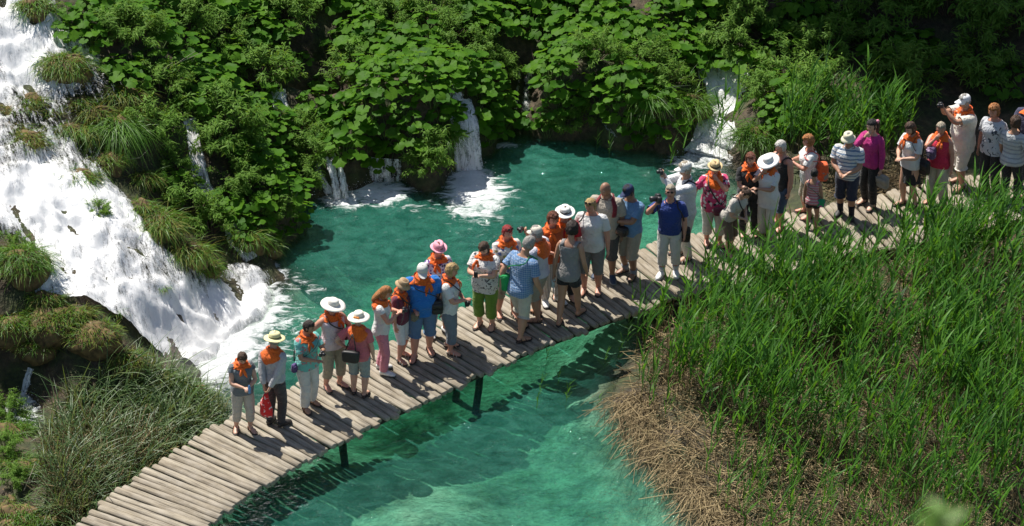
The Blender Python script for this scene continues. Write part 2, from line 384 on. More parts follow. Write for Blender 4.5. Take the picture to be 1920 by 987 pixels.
# ================================================================== CASCADE
def white_water(name, dens_scale):
    t = NT(name); P = t.n('NewGeometry').outputs['Position']
    mp = t.n('Mapping', {'Vector': P, 'Rotation': (0, 0, -.44)}).outputs[0]; mp2 = t.n('Mapping', {'Vector': mp, 'Scale': (7, 1.6, 1.6)}).outputs[0]; mp = t.n('Mapping', {'Vector': mp, 'Scale': (2.2, .7, .8)}).outputs[0]
    s1 = t.noise(mp, dens_scale, 8, .68, 1.0); s2 = t.noise(mp2, 3.4, 5, .65, .5)
    ff = t.n('Attribute', attribute_name='foam').outputs['Fac']
    a = t.math('ADD', ff, t.math('ADD', t.math('MULTIPLY', t.math('SUBTRACT', s1, .5), 1.5), t.math('MULTIPLY', t.math('SUBTRACT', s2, .5), 1.1)))
    al = t.ramp(a, [(.22, 0.0), (.45, .5), (.75, 1.0)])
    colr = t.ramp(s2, [(.3, (.86, .88, .89)), (.6, (.95, .95, .95))])  # bluish tint in the streak hollows, painted in for shade
    p = t.n('BsdfPrincipled', {'Base Color': colr, 'Roughness': .45, 'Normal': t.bump(s2, .35, .025, t.bump(s1, .35, .08))})
    s3 = t.noise(P, 38, 3, .7); al = t.ramp(t.math('ADD', a, t.math('MULTIPLY', t.math('SUBTRACT', s3, .5), .9)), [(.2, 0.0), (.45, .5), (.72, 1.0)])
    tl = t.n('BsdfTranslucent', {'Color': (.93, .95, .95)}).outputs[0]; p = t.n('MixShader', {0: .15, 1: p.outputs[0], 2: tl})
    tr = t.n('BsdfTransparent', {'Color': (.8, .84, .8)})
    return t.done(t.n('MixShader', {0: al, 1: tr.outputs[0], 2: p.outputs[0]}).outputs[0])
m_foam = white_water('white_water', 3.2)
CASC = [(-60,-40),(88,-20),(110,40),(160,95),(205,140),(215,200),(190,260),(190,330),(235,370),(260,410),(300,470),(380,505),(430,500),(505,515),(495,570),(430,655),(380,715),(330,722),(262,688),(190,642),(130,598),(85,568),(80,470),(20,440),(-60,450)]
cx = np.arange(-11, -3.6, .045); cy = np.arange(-3.5, 9.5, .045)
CX, CY = np.meshgrid(cx, cy, indexing='ij'); CZ = np.maximum(hz(CX, CY), -.02)
qx, qy = proj(np.stack([CX, CY, CZ], -1).reshape(-1, 3))
wob = vnoise(CX, CY, 1.4, 21, 3).ravel()*28
ins = inpoly(qx+wob, qy+wob*.6, CASC)
fo = ins.reshape(CX.shape).astype(float)
for _ in range(22):
    fo[1:-1, 1:-1] = (fo[1:-1, 1:-1]*2+fo[:-2, 1:-1]+fo[2:, 1:-1]+fo[1:-1, :-2]+fo[1:-1, 2:])/6
QX = qx.reshape(CX.shape); QY = qy.reshape(CX.shape)
dens = np.full(CX.shape, .57) + vnoise(CX, CY, .8, 31, 3)*.18
for (ax_, ay_, rx, ry, a) in [(60,60,120,90,.35),(40,160,70,60,.35),(100,390,130,45,.35),(60,330,80,40,.2),(180,430,100,50,.2),(250,560,90,60,.25),(340,650,80,60,.6),(140,500,80,50,.2),(420,600,90,70,.5),
    (170,250,75,65,-.5),(60,240,65,50,-.42),(120,90,50,40,-.3),(50,180,50,30,-.25),(130,130,60,20,-.15),(210,170,40,60,-.35),(340,520,70,30,-.25),(170,330,60,40,-.2),(230,610,60,30,-.15),(330,440,60,40,-.35),(30,290,30,40,-.2),(430,520,40,25,-.2),(230,520,30,30,-.15)]:
    dens += a*np.exp(-((QX-ax_)/rx)**2-((QY-ay_)/ry)**2)
CU = CX*.9+CY*.43; CV = CX*.43-CY*.9; STP = np.mod(CV*1.15+vnoise(CX, CY, .9, 33, 3)*1.3, 1.0)   # across and along the flow, and its steps
CZ2 = CZ - .03 + (.10 + vnoise(CX, CY, 7, 29, 3, .7)*.045 + vnoise(CU*1.6, CV*.7, 1.6, 22, 4, .5)*.16 + vnoise(CU*2.6, CV*.8, 4, 23, 3, .55)*.06 + (sstep(0, .35, STP)-STP)*.13)*np.clip(fo*1.6, 0, 1)
keepv = (fo > .02)
fc = grid_faces(len(cx), len(cy)); fc = fc[keepv.reshape(-1)[fc].all(1)]
used = np.unique(fc); remap = -np.ones(CX.size, int); remap[used] = np.arange(len(used))
o = npobj('cascade_water', np.stack([CX, CY, CZ2], -1).reshape(-1, 3)[used], remap[fc], [m_foam], attrs={'foam': (dens*np.clip(fo*1.3, 0, 1)).reshape(-1)[used]})
tag(o, kind='structure')

def path_fall(name, pts, wid, strands, foamv=.7, thick=.05, seed=0, lift=.04):
    """a stream or fall of water: strands of rough ribbon along world points"""
    r = random.Random(seed); V = []; F = []; A = []
    P = [Vector(p) for p in pts]
    def at(u):
        k = u*(len(P)-1); i = min(int(k), len(P)-2); f = k-i; return P[i].lerp(P[i+1], f), (P[i+1]-P[i]).normalized()
    for s in range(strands):
        off = r.uniform(-.5, .5)*wid; w = wid*r.uniform(.25, .6) if strands > 1 else wid; dz = r.uniform(0, thick); nseg = 26; o = len(V); ph = r.uniform(0, 9); nc = 9
        for i in range(nseg+1):
            p, d = at(i/nseg); side = d.cross(Vector((0, -.3, 1))); side.z = 0; side = side.normalized() if side.length > 1e-4 else Vector((1, 0, 0))
            up = side.cross(d).normalized(); up = up if up.z > -0.2 else -up
            for k in range(nc):
                q = (k/(nc-1)-.5); nz = noise.noise(Vector((p.x*3+k*.9+ph, p.y*3, p.z*4+ph)))
                V.append(p+side*(off+q*w*(1+.35*noise.noise(Vector((ph, i*.3, 0)))))+up*(dz+lift+.05*nz-q*q*.05)); A.append(foamv*(1-abs(q)*1.1)+.12*nz)
        for i in range(nseg):
            for k in range(nc-1): F.append((o+i*nc+k, o+i*nc+k+1, o+(i+1)*nc+k+1, o+(i+1)*nc+k))
    ob = npobj(name, np.array(V), np.array(F), [m_fall], attrs={'foam': np.array(A)}); return tag(ob, kind='structure')
m_fall = white_water('falling_water', 5.5)
def ground_path(pp, lift=.0):
    h = hit([a for a, b in pp], [b for a, b in pp]); h[:, 2] = np.maximum(h[:, 2], 0)+lift; return h
def drop(top, foot, ztop, n=6):
    """free fall from pixel top (at height ztop) to pixel foot on the pool"""
    a = px(*top, ztop); b = px(*foot, 0.0); return [a+(b-a)*np.array([u**.6, u**.6, u**1.7]) for u in np.linspace(0, 1, n)]
path_fall('waterfall', drop((850,200),(872,318),.92), .46, 7, .85, .1, 1)
path_fall('stream_water', ground_path([(836,160),(842,178),(848,196)]), .34, 4, .8, .06, 11)
path_fall('waterfall', drop((722,296),(722,338),.45), .5, 7, .5, .06, 2)
path_fall('waterfall', drop((618,300),(640,372),.55), .28, 4, .75, .06, 3)
path_fall('waterfall', ground_path([(982,128),(980,145),(978,165),(976,195),(975,225)]), .3, 4, .38, .05, 4)
path_fall('stream_water', ground_path([(530,172),(536,205),(545,235)]), .35, 3, .75, .06, 5)
path_fall('stream_water', ground_path([(352,225),(358,262),(366,300),(376,350),(402,385),(428,420),(440,460),(470,490)]), .22, 4, .72, .06, 6)
path_fall('stream_water', ground_path([(1345,120),(1350,160),(1352,200),(1335,240),(1315,275),(1300,300)]), 1.05, 11, .85, .08, 7)
path_fall('stream_water', ground_path([(1128,228),(1142,243),(1158,258)]), .2, 5, .5, .03, 8)
path_fall('waterfall', ground_path([(58,690),(50,712),(42,740),(25,770)]), .14, 3, .8, .05, 9)
path_fall('stream_water', ground_path([(590,300),(600,330),(620,365)]), .25, 3, .7, .05, 10)

# flying spray: droplets over the white water and at the feet of the falls
def droplets(n, gen, rmin, rmax):
    T = np.array([(1, 0, -.7), (-.5, .87, -.7), (-.5, -.87, -.7), (0, 0, 1)], float); TF = np.array([(0, 1, 2), (0, 3, 1), (1, 3, 2), (2, 3, 0)])
    P = gen(n); r = RNG.uniform(rmin, rmax, n)*RNG.uniform(.4, 1, n); V = P[:, None]+T[None]*r[:, None, None]*RNG.uniform(.6, 1.5, (n, 1, 3))
    return V.reshape(-1, 3), (TF[None]+(np.arange(n)*4)[:, None, None]).reshape(-1, 3)
def gen_c(n):
    ii = np.flatnonzero((fo*dens).ravel() > .35); k = RNG.choice(ii, n); z = CZ2.ravel()[k]
    return np.c_[CX.ravel()[k]+RNG.normal(0, .05, n), CY.ravel()[k]+RNG.normal(0, .05, n), z+np.abs(RNG.normal(0, .07, n))]
V1, F1 = droplets(4200, gen_c, .0025, .008)
def gen_f(n):
    L = [(880,330,26,14),(700,345,40,10),(640,365,25,10),(1320,270,40,25),(1150,242,25,8),(400,640,60,40),(400,640,60,40),(470,560,40,30),(470,560,40,30),(45,755,20,12)]
    k = RNG.integers(0, len(L), n); P = np.array([px(L[i][0]+RNG.normal(0, L[i][2]), L[i][1]+RNG.normal(0, L[i][3]), 0.0) for i in k]); P[:, 2] = np.abs(RNG.normal(.03, .1, n)); return P
V2, F2 = droplets(3600, gen_f, .003, .010)
m_drop = plain('water_drops', (.9, .93, .93), .3, bump=0)
o = npobj('spray', np.r_[V1, V2], np.r_[F1, F2+len(V1)], [m_drop]); tag(o, kind='stuff')

# soft mist where the cascade meets the pool
t = NT('mist_air'); t.t.links.new(t.n('VolumePrincipled', {'Color': (.95, .97, 1), 'Density': .30, 'Anisotropy': .2}).outputs[0], t.out.inputs['Volume'])
b = MB(); c_ = px(395, 650, .22); b.ball((0, 0, 0), (1.15, 1.0, .42), 24, 14); b.rough(.12, 1.6, 4)
o = b.build('mist', t.m); o.location = c_; tag(o, kind='stuff')

# ================================================================== WALKWAY
DECK = .55
ctl = [(90,1125),(150,1076),(231,1012),(311,946),(383,894),(463,843),(545,799),(630,757),(780,688),(939,614),(1065,566),(1191,523),(1341,480),(1470,451),(1583,428),(1700,404),(1812,381),(1960,351),(2100,322)]
cw = np.array([px(a, b, DECK)[:2] for a, b in ctl])
def catmull(P, n=40):
    out = []
    P = np.vstack([2*P[0]-P[1], P, 2*P[-1]-P[-2]])
    for i in range(1, len(P)-2):
        for u in np.linspace(0, 1, n, endpoint=False):
            a, b, c, d = P[i-1:i+3]; out.append(.5*(2*b+(c-a)*u+(2*a-5*b+4*c-d)*u*u+(3*b-a-3*c+d)*u**3))
    return np.array(out)
cl = catmull(cw); sl_ = np.r_[0, np.cumsum(np.linalg.norm(np.diff(cl, axis=0), axis=1))]
def deck_at(s):
    x = np.interp(s, sl_, cl[:, 0]); y = np.interp(s, sl_, cl[:, 1]); e = .9
    dx = np.interp(s+e, sl_, cl[:, 0])-np.interp(s-e, sl_, cl[:, 0]); dy = np.interp(s+e, sl_, cl[:, 1])-np.interp(s-e, sl_, cl[:, 1])
    return x, y, math.atan2(dy, dx)
t = NT('weathered_wood'); tc = t.n('TexCoord').outputs['Object']; oi = t.n('ObjectInfo').outputs['Random']
off = t.n('VectorMath', {0: tc, 1: t.n('CombineXYZ', {0: t.math('MULTIPLY', oi, 31.0), 1: oi, 2: 0.0}).outputs[0]}, operation='ADD').outputs[0]
gr = t.noise(t.n('Mapping', {'Vector': off, 'Scale': (3, 55, 55)}).outputs[0], 1.0, 5, .6, .4)
bl = t.noise(off, 3.2, 4, .6)
c0 = t.mix(oi, (.31, .26, .185), (.43, .375, .28))
c1 = t.mix(t.ramp(gr, [(.28, .95), (.48, .4), (.70, 0.0)]), c0, (.07, .055, .04))
c2 = t.mix(t.ramp(bl, [(.42, 0.0), (.75, .55)]), c1, (.44, .40, .34))
p = t.n('BsdfPrincipled', {'Base Color': c2, 'Roughness': .85, 'Normal': t.bump(gr, .55, .012)})
m_wood = t.done(p.outputs[0])
m_dark = plain('dark_wood', (.035, .027, .02), .7, var=.5, scale=12, bump=.5)  # near-black brown for beams, cross beams and posts
walk = empty('log_walkway', (*cl[len(cl)//2], 0.0)); tag(walk, 'grey weathered log walkway curving across the turquoise pool through the reeds', 'walkway')
wl = Vector(walk.location)
logs = []
for v in range(10):
    r = random.Random(v); b = MB(); L = 1.78+r.uniform(-.06, .08); n = 7
    pts = []; rad = []
    for i in range(n):
        u = i/(n-1)-.5; pts.append((u*L, .012*noise.noise(Vector((u*3, v, 0))), .01*noise.noise(Vector((u*3, v, 5))))); q = .062+.011*noise.noise(Vector((u*2.5, v, 9)))+.012*(u if v % 2 else -u); rad.append((q*.8, q*1.0))
    pts = [(pts[0][0]-.012, *pts[0][1:])]+pts+[(pts[-1][0]+.012, *pts[-1][1:])]; rad = [(rad[0][0]*.8, rad[0][1]*.8)]+rad+[(rad[-1][0]*.8, rad[-1][1]*.8)]
    b.tube(pts, rad, 12, ref=(0, 0, 1)); b.rough(.004, 18, v); b.v = [(x, y, min(z, (.036, .048, .042, .055)[v % 4]+.006*noise.noise(Vector((x*4, y*9, v))))) for x, y, z in b.v]
    me = b.mesh('log', [m_wood]); logs.append(me)
s = .0; k = 0
S0, S1 = .6, sl_[-1]-.9
s = S0
while s < S1 and k < 290:
    x, y, a = deck_at(s); o = bpy.data.objects.new('log', logs[random.randrange(10)]); link(o, walk)
    j = random.uniform(-.045, .045)
    o.location = Vector((x+math.sin(a)*j, y-math.cos(a)*j, DECK-.045+random.uniform(-.012, .010)))-wl
    o.rotation_euler = (0, random.uniform(-.008, .008), a+PI/2+random.uniform(-.03, .03)+(PI if random.random() < .5 else 0)); s += random.uniform(.126, .146); k += 1
for side in (-.62, .62):
    s = S0
    while s < S1-.5:
        e = min(s+2.3, S1); b = MB(); P = []
        for u in np.linspace(s-.1, e+.1, 6):
            x, y, a = deck_at(u); P.append((x-math.sin(a)*side-wl.x, y+math.cos(a)*side-wl.y, DECK-.2))
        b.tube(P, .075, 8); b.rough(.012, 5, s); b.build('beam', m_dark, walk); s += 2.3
s = S0+.4
while s < S1:
    x, y, a = deck_at(s); b = MB()
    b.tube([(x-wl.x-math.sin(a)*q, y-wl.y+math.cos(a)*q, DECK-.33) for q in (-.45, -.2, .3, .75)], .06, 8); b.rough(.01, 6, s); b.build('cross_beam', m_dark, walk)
    for side in (.05, .6):
        X = x-math.sin(a)*side; Y = y+math.cos(a)*side; z0 = float(hz(X, Y))-.3; b = MB(); lx = random.uniform(-.06, .06)
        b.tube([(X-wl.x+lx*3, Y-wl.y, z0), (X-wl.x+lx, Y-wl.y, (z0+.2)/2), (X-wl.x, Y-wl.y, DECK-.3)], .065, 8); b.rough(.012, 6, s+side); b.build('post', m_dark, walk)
    s += 3.1
# ================================================================== PEOPLE
SKINS = {'fair': (.62, .36, .25), 'tan': (.46, .25, .16), 'red': (.60, .29, .20), 'brown': (.30, .16, .10)}
def skinmat(k):
    key = ('skin', k)
    if key in _M: return _M[key]
    t = NT('skin_'+k); tc = t.n('TexCoord').outputs['Object']; f = t.noise(tc, 9, 3); c = SKINS[k]
    base = t.mix(t.ramp(f, [(.3, 0.0), (.7, 1.0)]), tuple(x*.85 for x in c), c)
    p = t.n('BsdfPrincipled', {'Base Color': base, 'Roughness': .5}); p.inputs['Subsurface Weight'].default_value = .12; p.inputs['Subsurface Radius'].default_value = (.02, .008, .004)
    _M[key] = t.done(p.outputs[0]); return _M[key]
HAIR = {'dark': (.025, .015, .01), 'brown': (.07, .035, .018), 'auburn': (.16, .045, .02), 'red': (.30, .02, .02), 'ginger': (.42, .17, .05), 'blond': (.46, .31, .13), 'sand': (.34, .21, .10), 'grey': (.33, .31, .28), 'white': (.62, .59, .54), 'black': (.01, .009, .009), 'greyblond': (.40, .34, .25)}
def hairmat(k):
    key = ('hair', k)
    if key in _M: return _M[key]
    t = NT('hair_'+k); tc = t.n('TexCoord').outputs['Object']; c = HAIR[k]
    f = t.noise(t.n('Mapping', {'Vector': tc, 'Scale': (60, 60, 14)}).outputs[0], 1.5, 3, .6, .5)
    base = t.mix(t.ramp(f, [(.3, 0.0), (.7, 1.0)]), tuple(x*.55 for x in c), tuple(min(1, x*1.35) for x in c))
    p = t.n('BsdfPrincipled', {'Base Color': base, 'Roughness': .5, 'Normal': t.bump(f, 1.0, .02)})
    _M[key] = t.done(p.outputs[0]); return _M[key]
m_orange = fabric('orange_cloth', (.88, .16, .012), 'print', (.60, .10, .01), freq=22)
m_eye = plain('eye_and_brow', (.03, .02, .015), .3, bump=0); m_lip = plain('lip', (.38, .11, .09), .5, bump=0)
m_black = plain('black_leather', (.018, .017, .018), .5); m_glass = plain('dark_lens', (.015, .012, .012), .12, bump=0)
m_metal = plain('camera_body', (.03, .03, .032), .35); m_silver = plain('silver_casing', (.5, .5, .52), .3, .6)

PF = np.array([[.44,.084,.060,.068],[.47,.094,.066,.080],[.50,.102,.071,.088],[.53,.103,.076,.084],[.56,.099,.079,.072],[.60,.089,.078,.060],[.64,.084,.077,.056],[.68,.087,.082,.058],[.72,.094,.094,.062],[.745,.097,.092,.063],[.775,.101,.074,.062],[.80,.094,.056,.055],[.818,.070,.043,.046],[.832,.046,.036,.040],[.85,.034,.032,.036],[.875,.032,.030,.034]])
PM = np.array([[.44,.080,.060,.062],[.47,.088,.066,.074],[.50,.094,.070,.080],[.53,.097,.077,.076],[.56,.098,.084,.068],[.60,.098,.088,.062],[.64,.100,.086,.062],[.68,.106,.083,.066],[.72,.112,.082,.070],[.745,.116,.080,.070],[.775,.119,.069,.068],[.80,.110,.054,.058],[.818,.080,.043,.048],[.832,.050,.038,.042],[.85,.039,.035,.038],[.875,.036,.033,.036]])
class Fig:
    """proportions and pose of one figure, metres, facing -Y, feet at the origin"""
    def __init__(s, H, fem, b, lean=0.0, belly=0.0):
        s.H, s.fem, s.b, s.lean = H, fem, b, lean
        T = (PF if fem else PM).copy(); k = np.where(T[:, 0] < .79, b, 1+(b-1)*.45); T[:, 1] *= k; T[:, 2] *= k; T[:, 3] *= 1+(k-1)*.7
        T[:, 2] += belly*np.exp(-((T[:, 0]-.585)/.06)**2)
        s.T = T; s.sh = (.100 if fem else .113)*(1+(b-1)*.5)
    def surf(s, th, z, off=0.0):
        w, f, k = (np.interp(z, s.T[:, 0], s.T[:, i]) for i in (1, 2, 3))
        c, n = math.cos(th), math.sin(th); e = .82
        x = (w+off)*math.copysign(abs(n)**e, n); y = -math.copysign(abs(c)**e, c)*((f if c > 0 else k)+off)
        return Vector((x, y, z))
    def bend(s, p, full=True):
        p = Vector(p); hp = Vector((0, 0, .50))
        w = 1.0 if full else float(sstep(.47, .64, p.z))
        if s.lean and w: p = hp + Matrix.Rotation(s.lean*w, 3, 'X') @ (p-hp)
        return p
    def W(s, p, full=True): return s.bend(p, full)*s.H
def ik(a, c, l1, l2, pole):
    a = Vector(a); c = Vector(c); d = c-a; L = min(d.length, (l1+l2)*.995); dn = d.normalized(); c = a+dn*L
    x = (l1*l1-l2*l2+L*L)/(2*L); h = math.sqrt(max(0, l1*l1-x*x)); pl = Vector(pole); pl = (pl-dn*pl.dot(dn)).normalized()
    return a+dn*x+pl*h, c
ARM = {  # wrist target for the +x arm, elbow pole
 'hang': ((.142,-.02,.475),(.5,.6,0)), 'front': ((.030,-.165,.63),(.7,.3,-.7)), 'belly': ((.045,-.135,.585),(.8,.4,-.4)), 'chest': ((.030,-.175,.70),(.7,.1,-.8)), 'low': ((.05,-.14,.53),(.8,.4,-.3)),
 'eye': ((.045,-.155,.895),(.7,-.2,-.9)), 'up': ((.035,-.215,.895),(.6,-.2,-.9)), 'mouth': ((.015,-.105,.835),(.7,-.2,-.9)), 'hip': ((.128,-.01,.57),(1,.55,0)), 'behind': ((.035,.135,.50),(.9,.3,-.2)),
 'sidecam': ((.125,-.135,.865),(.8,-.1,-.9)), 'cross': ((-.03,-.155,.655),(.8,.1,-.6)), 'fwd': ((.14,-.11,.51),(.4,.8,-.2)), 'back': ((.135,.10,.50),(.4,.8,0)), 'out': ((.20,-.05,.52),(.5,.6,0)), 'carry': ((.150,.01,.47),(.5,.6,0)), 'hold': ((.10,-.15,.62),(.8,.4,-.6)),
}
def arm_joints(F, pose, sg):
    tgt, pole = ARM[pose]; w = 1+(F.b-1)*.9
    sh = Vector((sg*F.sh, .004, .792)); wr = Vector((sg*tgt[0]*(w if abs(tgt[0]) > .09 else 1), tgt[1]*(1+(F.b-1)*.8 if tgt[1] < -.1 else 1), tgt[2]))
    el, wr = ik(sh, wr, .172, .15, (sg*pole[0], pole[1], pole[2]))
    return sh, el, wr
def leg_joints(F, off, sg):
    hp = Vector((sg*.052*(1+(F.b-1)*.8), 0, .475)); an = Vector((sg*(.052+off[0])*(1+(F.b-1)*.4), off[1], .045+max(0, off[2] if len(off) > 2 else 0)))
    kn, an = ik(hp, an, .222, .215, (sg*.12, -1, 0)); return hp, kn, an
def sample(P, R_, n):
    """resample a joint chain with radii"""
    t = np.linspace(0, len(P)-1, n); out = []; rr = []
    for u in t:
        i = min(int(u), len(P)-2); f = u-i; out.append(Vector(P[i]).lerp(Vector(P[i+1]), f)); rr.append(R_[i]*(1-f)+R_[i+1]*f)
    return out, rr
def head_pt(F, d, sc=1.0, sub=None):
    """point of the head for unit vector d (front -y), in head space, units of H"""
    x, y, z = d
    p = Vector((x*.0465, y*.057, z*.069))
    if z < 0:
        k = -z; p.x *= 1-.22*k*k; p.y *= 1-(.10 if y < 0 else .38)*k
    if y < 0:
        fr = -y
        p.y += .006*math.exp(-((abs(x)-.36)/.16)**2-((z-.10)/.12)**2)*fr
        p.y -= .012*math.exp(-(x/.11)**2-((z+.13)/.17)**2)*fr
        p.y -= .004*math.exp(-(x/.3)**2-((z+.75)/.2)**2)
        p.y += .003*math.exp(-(x/.5)**2-((z+.50)/.08)**2)
    return p*sc
def head_frame(F, yaw, pitch):
    M = Matrix.Rotation(R(yaw), 3, 'Z') @ Matrix.Rotation(R(pitch), 3, 'X')
    return lambda p: F.W(Vector((0, -.004, .868)) + M @ (Vector(p)+Vector((0, -.012, .066))))
def hand(b, F, wr, el, sg, n=None, curl=25):
    d = (wr-el).normalized()
    side = Vector((sg, 0, 0)) if n is None else None
    nrm = Vector((-sg, 0, 0)) if d.z < -.6 else Vector((0, 0, -1)) if abs(d.z) < .6 else Vector((0, 1, 0))
    nrm = (nrm-d*nrm.dot(d)).normalized(); sd = d.cross(nrm).normalized()
    if sd.y > 0 and d.z < -.6: sd = -sd           # thumb side forward when hanging
    if abs(d.z) <= .6 and sd.z < 0: sd = -sd
    if d.z > .6 and sd.x*sg > 0: sd = -sd
    q = lambda p: F.W(p)
    H = F.H
    b.tube([q(wr-d*.012), q(wr+d*.005), q(wr+d*.025), q(wr+d*.047), q(wr+d*.055)], [(.0145*H, .012*H), (.017*H, .011*H), (.022*H, .0115*H), (.022*H, .010*H), (.017*H, .008*H)], 8, ref=tuple(sd))
    for o_, L in ((.0165, .036), (.0055, .043), (-.0055, .040), (-.0165, .031)):
        p = wr+d*.050+sd*o_; P = [q(p-d*.008), q(p)]; dd = d.copy()
        for sgm in (.45, .32, .23):
            ax = dd.cross(nrm).normalized(); dd = Matrix.Rotation(R(curl), 3, ax) @ dd; p = p+dd*L*sgm; P.append(q(p))
        b.tube(P, [.0058*H, .0058*H, .0054*H, .0050*H, .0038*H], 6)
    p = wr+d*.012+sd*.016; dd = (d*.75+sd*.6+nrm*.25).normalized(); P = [q(p-sd*.008), q(p+dd*.012), q(p+dd*.026), q(p+(dd*.026+(d*.9+nrm*.35)*.016))]
    b.tube(P, [.0075*H, .0075*H, .0062*H, .0045*H], 6)
    return d, sd, nrm
BODIES = []
def body_mesh(F, A, Lg, yaw, pitch, feet):
    b = MB(); H = F.H
    zs = [.445, .47, .50, .53, .56, .60, .64, .68, .72, .75, .775, .795, .81, .822, .834, .848, .87, .895]
    G = [[F.W(F.surf(2*PI*k/18, z, -.003)) if z < .86 else F.W(F.surf(2*PI*k/18, .872)+Vector((0, -.004*(z-.85)/.05, z-.872))) for k in range(18)] for z in zs]
    for i, z in enumerate(zs):
        G[i] = [F.W(Vector(F.surf(2*PI*k/18, min(z, .872), -.003))+Vector((0, 0, max(0, z-.872))), False) for k in range(18)]
    b.grid(G, 0, True); b.f.append(tuple(range(17, -1, -1))); b.m.append(0); o = len(b.v)-18; b.f.append(tuple(range(o, o+18))); b.m.append(0)
    hf = head_frame(F, yaw, pitch); G = []
    for i in range(17):
        ph = -PI/2+PI*i/16; G.append([hf(head_pt(F, (math.cos(ph)*math.sin(2*PI*k/24), -math.cos(ph)*math.cos(2*PI*k/24), math.sin(ph)))) for k in range(24)])
    b.grid(G, 0, True)
    for sg in (-1, 1): b.ball(hf((sg*.047, .008, .0)), (.008*H, .014*H, .021*H), 8, 6)
    ab = 1+(F.b-1)*.7; fm = .94 if F.fem else 1.05
    for sg in (-1, 1):
        sh, el, wr = A[sg]
        P, rr = sample([Vector((sg*F.sh*.55, .004, .785)), Vector((sg*F.sh*.92, .004, .792)), sh.lerp(el, .18), sh.lerp(el, .55), el.lerp(sh, .06), el.lerp(wr, .12), el.lerp(wr, .4), el.lerp(wr, .8), wr],
                       [x*ab*fm for x in (.034, .0355, .034, .030, .0255, .0255, .0255, .0175, .0155)], 17)
        b.tube([F.W(p) for p in P], [r*H for r in rr], 10); hand(b, F, wr, el, sg)
        hp, kn, an = Lg[sg]
        P, rr = sample([hp+Vector((0, .0, .03)), hp, hp.lerp(kn, .3), hp.lerp(kn, .7), kn, kn.lerp(an, .28), kn.lerp(an, .6), an.lerp(kn, .08), an-Vector((0, 0, .01))],
                       [x*(1+(F.b-1)*.8) for x in (.055, .060, .054, .044, .035, .038, .031, .0225, .023)], 17)
        b.tube([p*H for p in P], [r*H for r in rr], 10)
        fy = R(feet[0 if sg < 0 else 1]); M = Matrix.Rotation(fy, 3, 'Z'); dz = an.z-.045
        b.tube([(an+M @ Vector((0, y, z-.045+0)))*H for y, z in ((.032, .022), (.024, .026), (-.005, .03), (-.05, .024), (-.085, .016), (-.112, .012))], [(x*H, y*H) for x, y in ((.014, .013), (.021, .022), (.024, .028), (.029, .02), (.030, .013), (.018, .007))], 10, ref=(1, 0, 0))
    o = b.build('body', [None]); BODIES.append((o, H))
    return o
def face_mesh(F, yaw, pitch, par, mat, brow):
    hf = head_frame(F, yaw, pitch); H = F.H
    for sg in (-1, 1):
        b = MB(); b.ball(hf((sg*.0175, -.0475, .007)), (.0062*H, .0045*H, .0036*H), 8, 5); b.build('eye', [m_eye], par)
        b = MB(); b.tube([hf((sg*.008, -.0525, .019)), hf((sg*.018, -.0515, .0225)), hf((sg*.028, -.045, .019))], [.0022*H]*3, 5); b.build('eyebrow', [brow], par)
    b = MB(); b.tube([hf((-.014, -.0465, -.0335)), hf((0, -.0535, -.0325)), hf((.014, -.0465, -.0335))], [(.0016*H, .003*H), (.003*H, .004*H), (.0016*H, .003*H)], 6); b.build('mouth', [m_lip], par)
def hair_mesh(F, yaw, pitch, style, par, mat, seed):
    hf = head_frame(F, yaw, pitch); b = MB(); G = []; r = random.Random(seed)
    low = {'short': -.42, 'bob': -.95, 'curly': -.5, 'long': -1.0, 'up': -.35, 'fringe': -.4, 'pony': -.4}[style]
    vol = {'short': 1.15, 'bob': 1.20, 'curly': 1.27, 'long': 1.19, 'up': 1.12, 'fringe': 1.06, 'pony': 1.12}[style]
    amp = {'curly': .011}.get(style, .005)
    nr, nc = 24, 36
    for i in range(nr+1):
        ph = -PI/2+PI*i/nr; row = []
        for k in range(nc):
            th = 2*PI*k/nc; d = (math.cos(ph)*math.sin(th), -math.cos(ph)*math.cos(th), math.sin(ph))
            p = head_pt(F, d); nz = noise.noise(Vector((d[0]*5+seed, d[1]*5, d[2]*4)))
            fr = -d[1]; line = .50 if style != 'bob' else .42
            face = fr > .28+.12*nz and d[2] < line+.1*nz
            if style == 'fringe': face = face or d[2] > .45
            if face or d[2] < low: q = p*.82
            else:
                k2 = vol+(.06 if d[2] > .3 else 0); q = p*k2
                if style in ('bob', 'long') and d[2] < -.3: q = Vector((p.x*vol*1.15, p.y*vol*1.05, p.z*1.05))
                q += Vector(noise.noise_vector(Vector((d[0]*(9 if style == 'curly' else 5)+seed, d[1]*7, d[2]*7))))*amp
            row.append(hf(q))
        G.append(row)
    b.grid(G, 0, True)
    H = F.H
    if style == 'long': b.tube([hf((0, .045, .0)), hf((0, .06, -.06)), hf((.01, .07, -.11)), hf((.01, .07, -.15))], [(.05*H, .03*H), (.055*H, .028*H), (.045*H, .022*H), (.02*H, .012*H)], 10, ref=(1, 0, 0))
    if style == 'pony': b.tube([hf((0, .055, .03)), hf((0, .085, .015)), hf((.005, .09, -.05)), hf((.0, .085, -.11)), hf((0, .08, -.14))], [.018*H, .022*H, .024*H, .018*H, .006*H], 8)
    if style == 'up': b.ball(hf((0, .05, .045)), (.03*H, .028*H, .027*H), 10, 7)
    b.rough(.006, 34, seed); b.rough(.004, 80, seed+1)
    b.build('hair', [mat], par)
def lathe(b, tf, prof, n=24, mi=0, wav=0.0, sy=1.12, seed=0):
    G = []
    for r, z in prof:
        G.append([tf((r*math.cos(2*PI*k/n), r*sy*math.sin(2*PI*k/n), z+wav*max(0, r-.055)*10*noise.noise(Vector((math.cos(2*PI*k/n)*1.3, math.sin(2*PI*k/n)*1.3, seed))))) for k in range(n)])
    b.grid(G, mi, True)
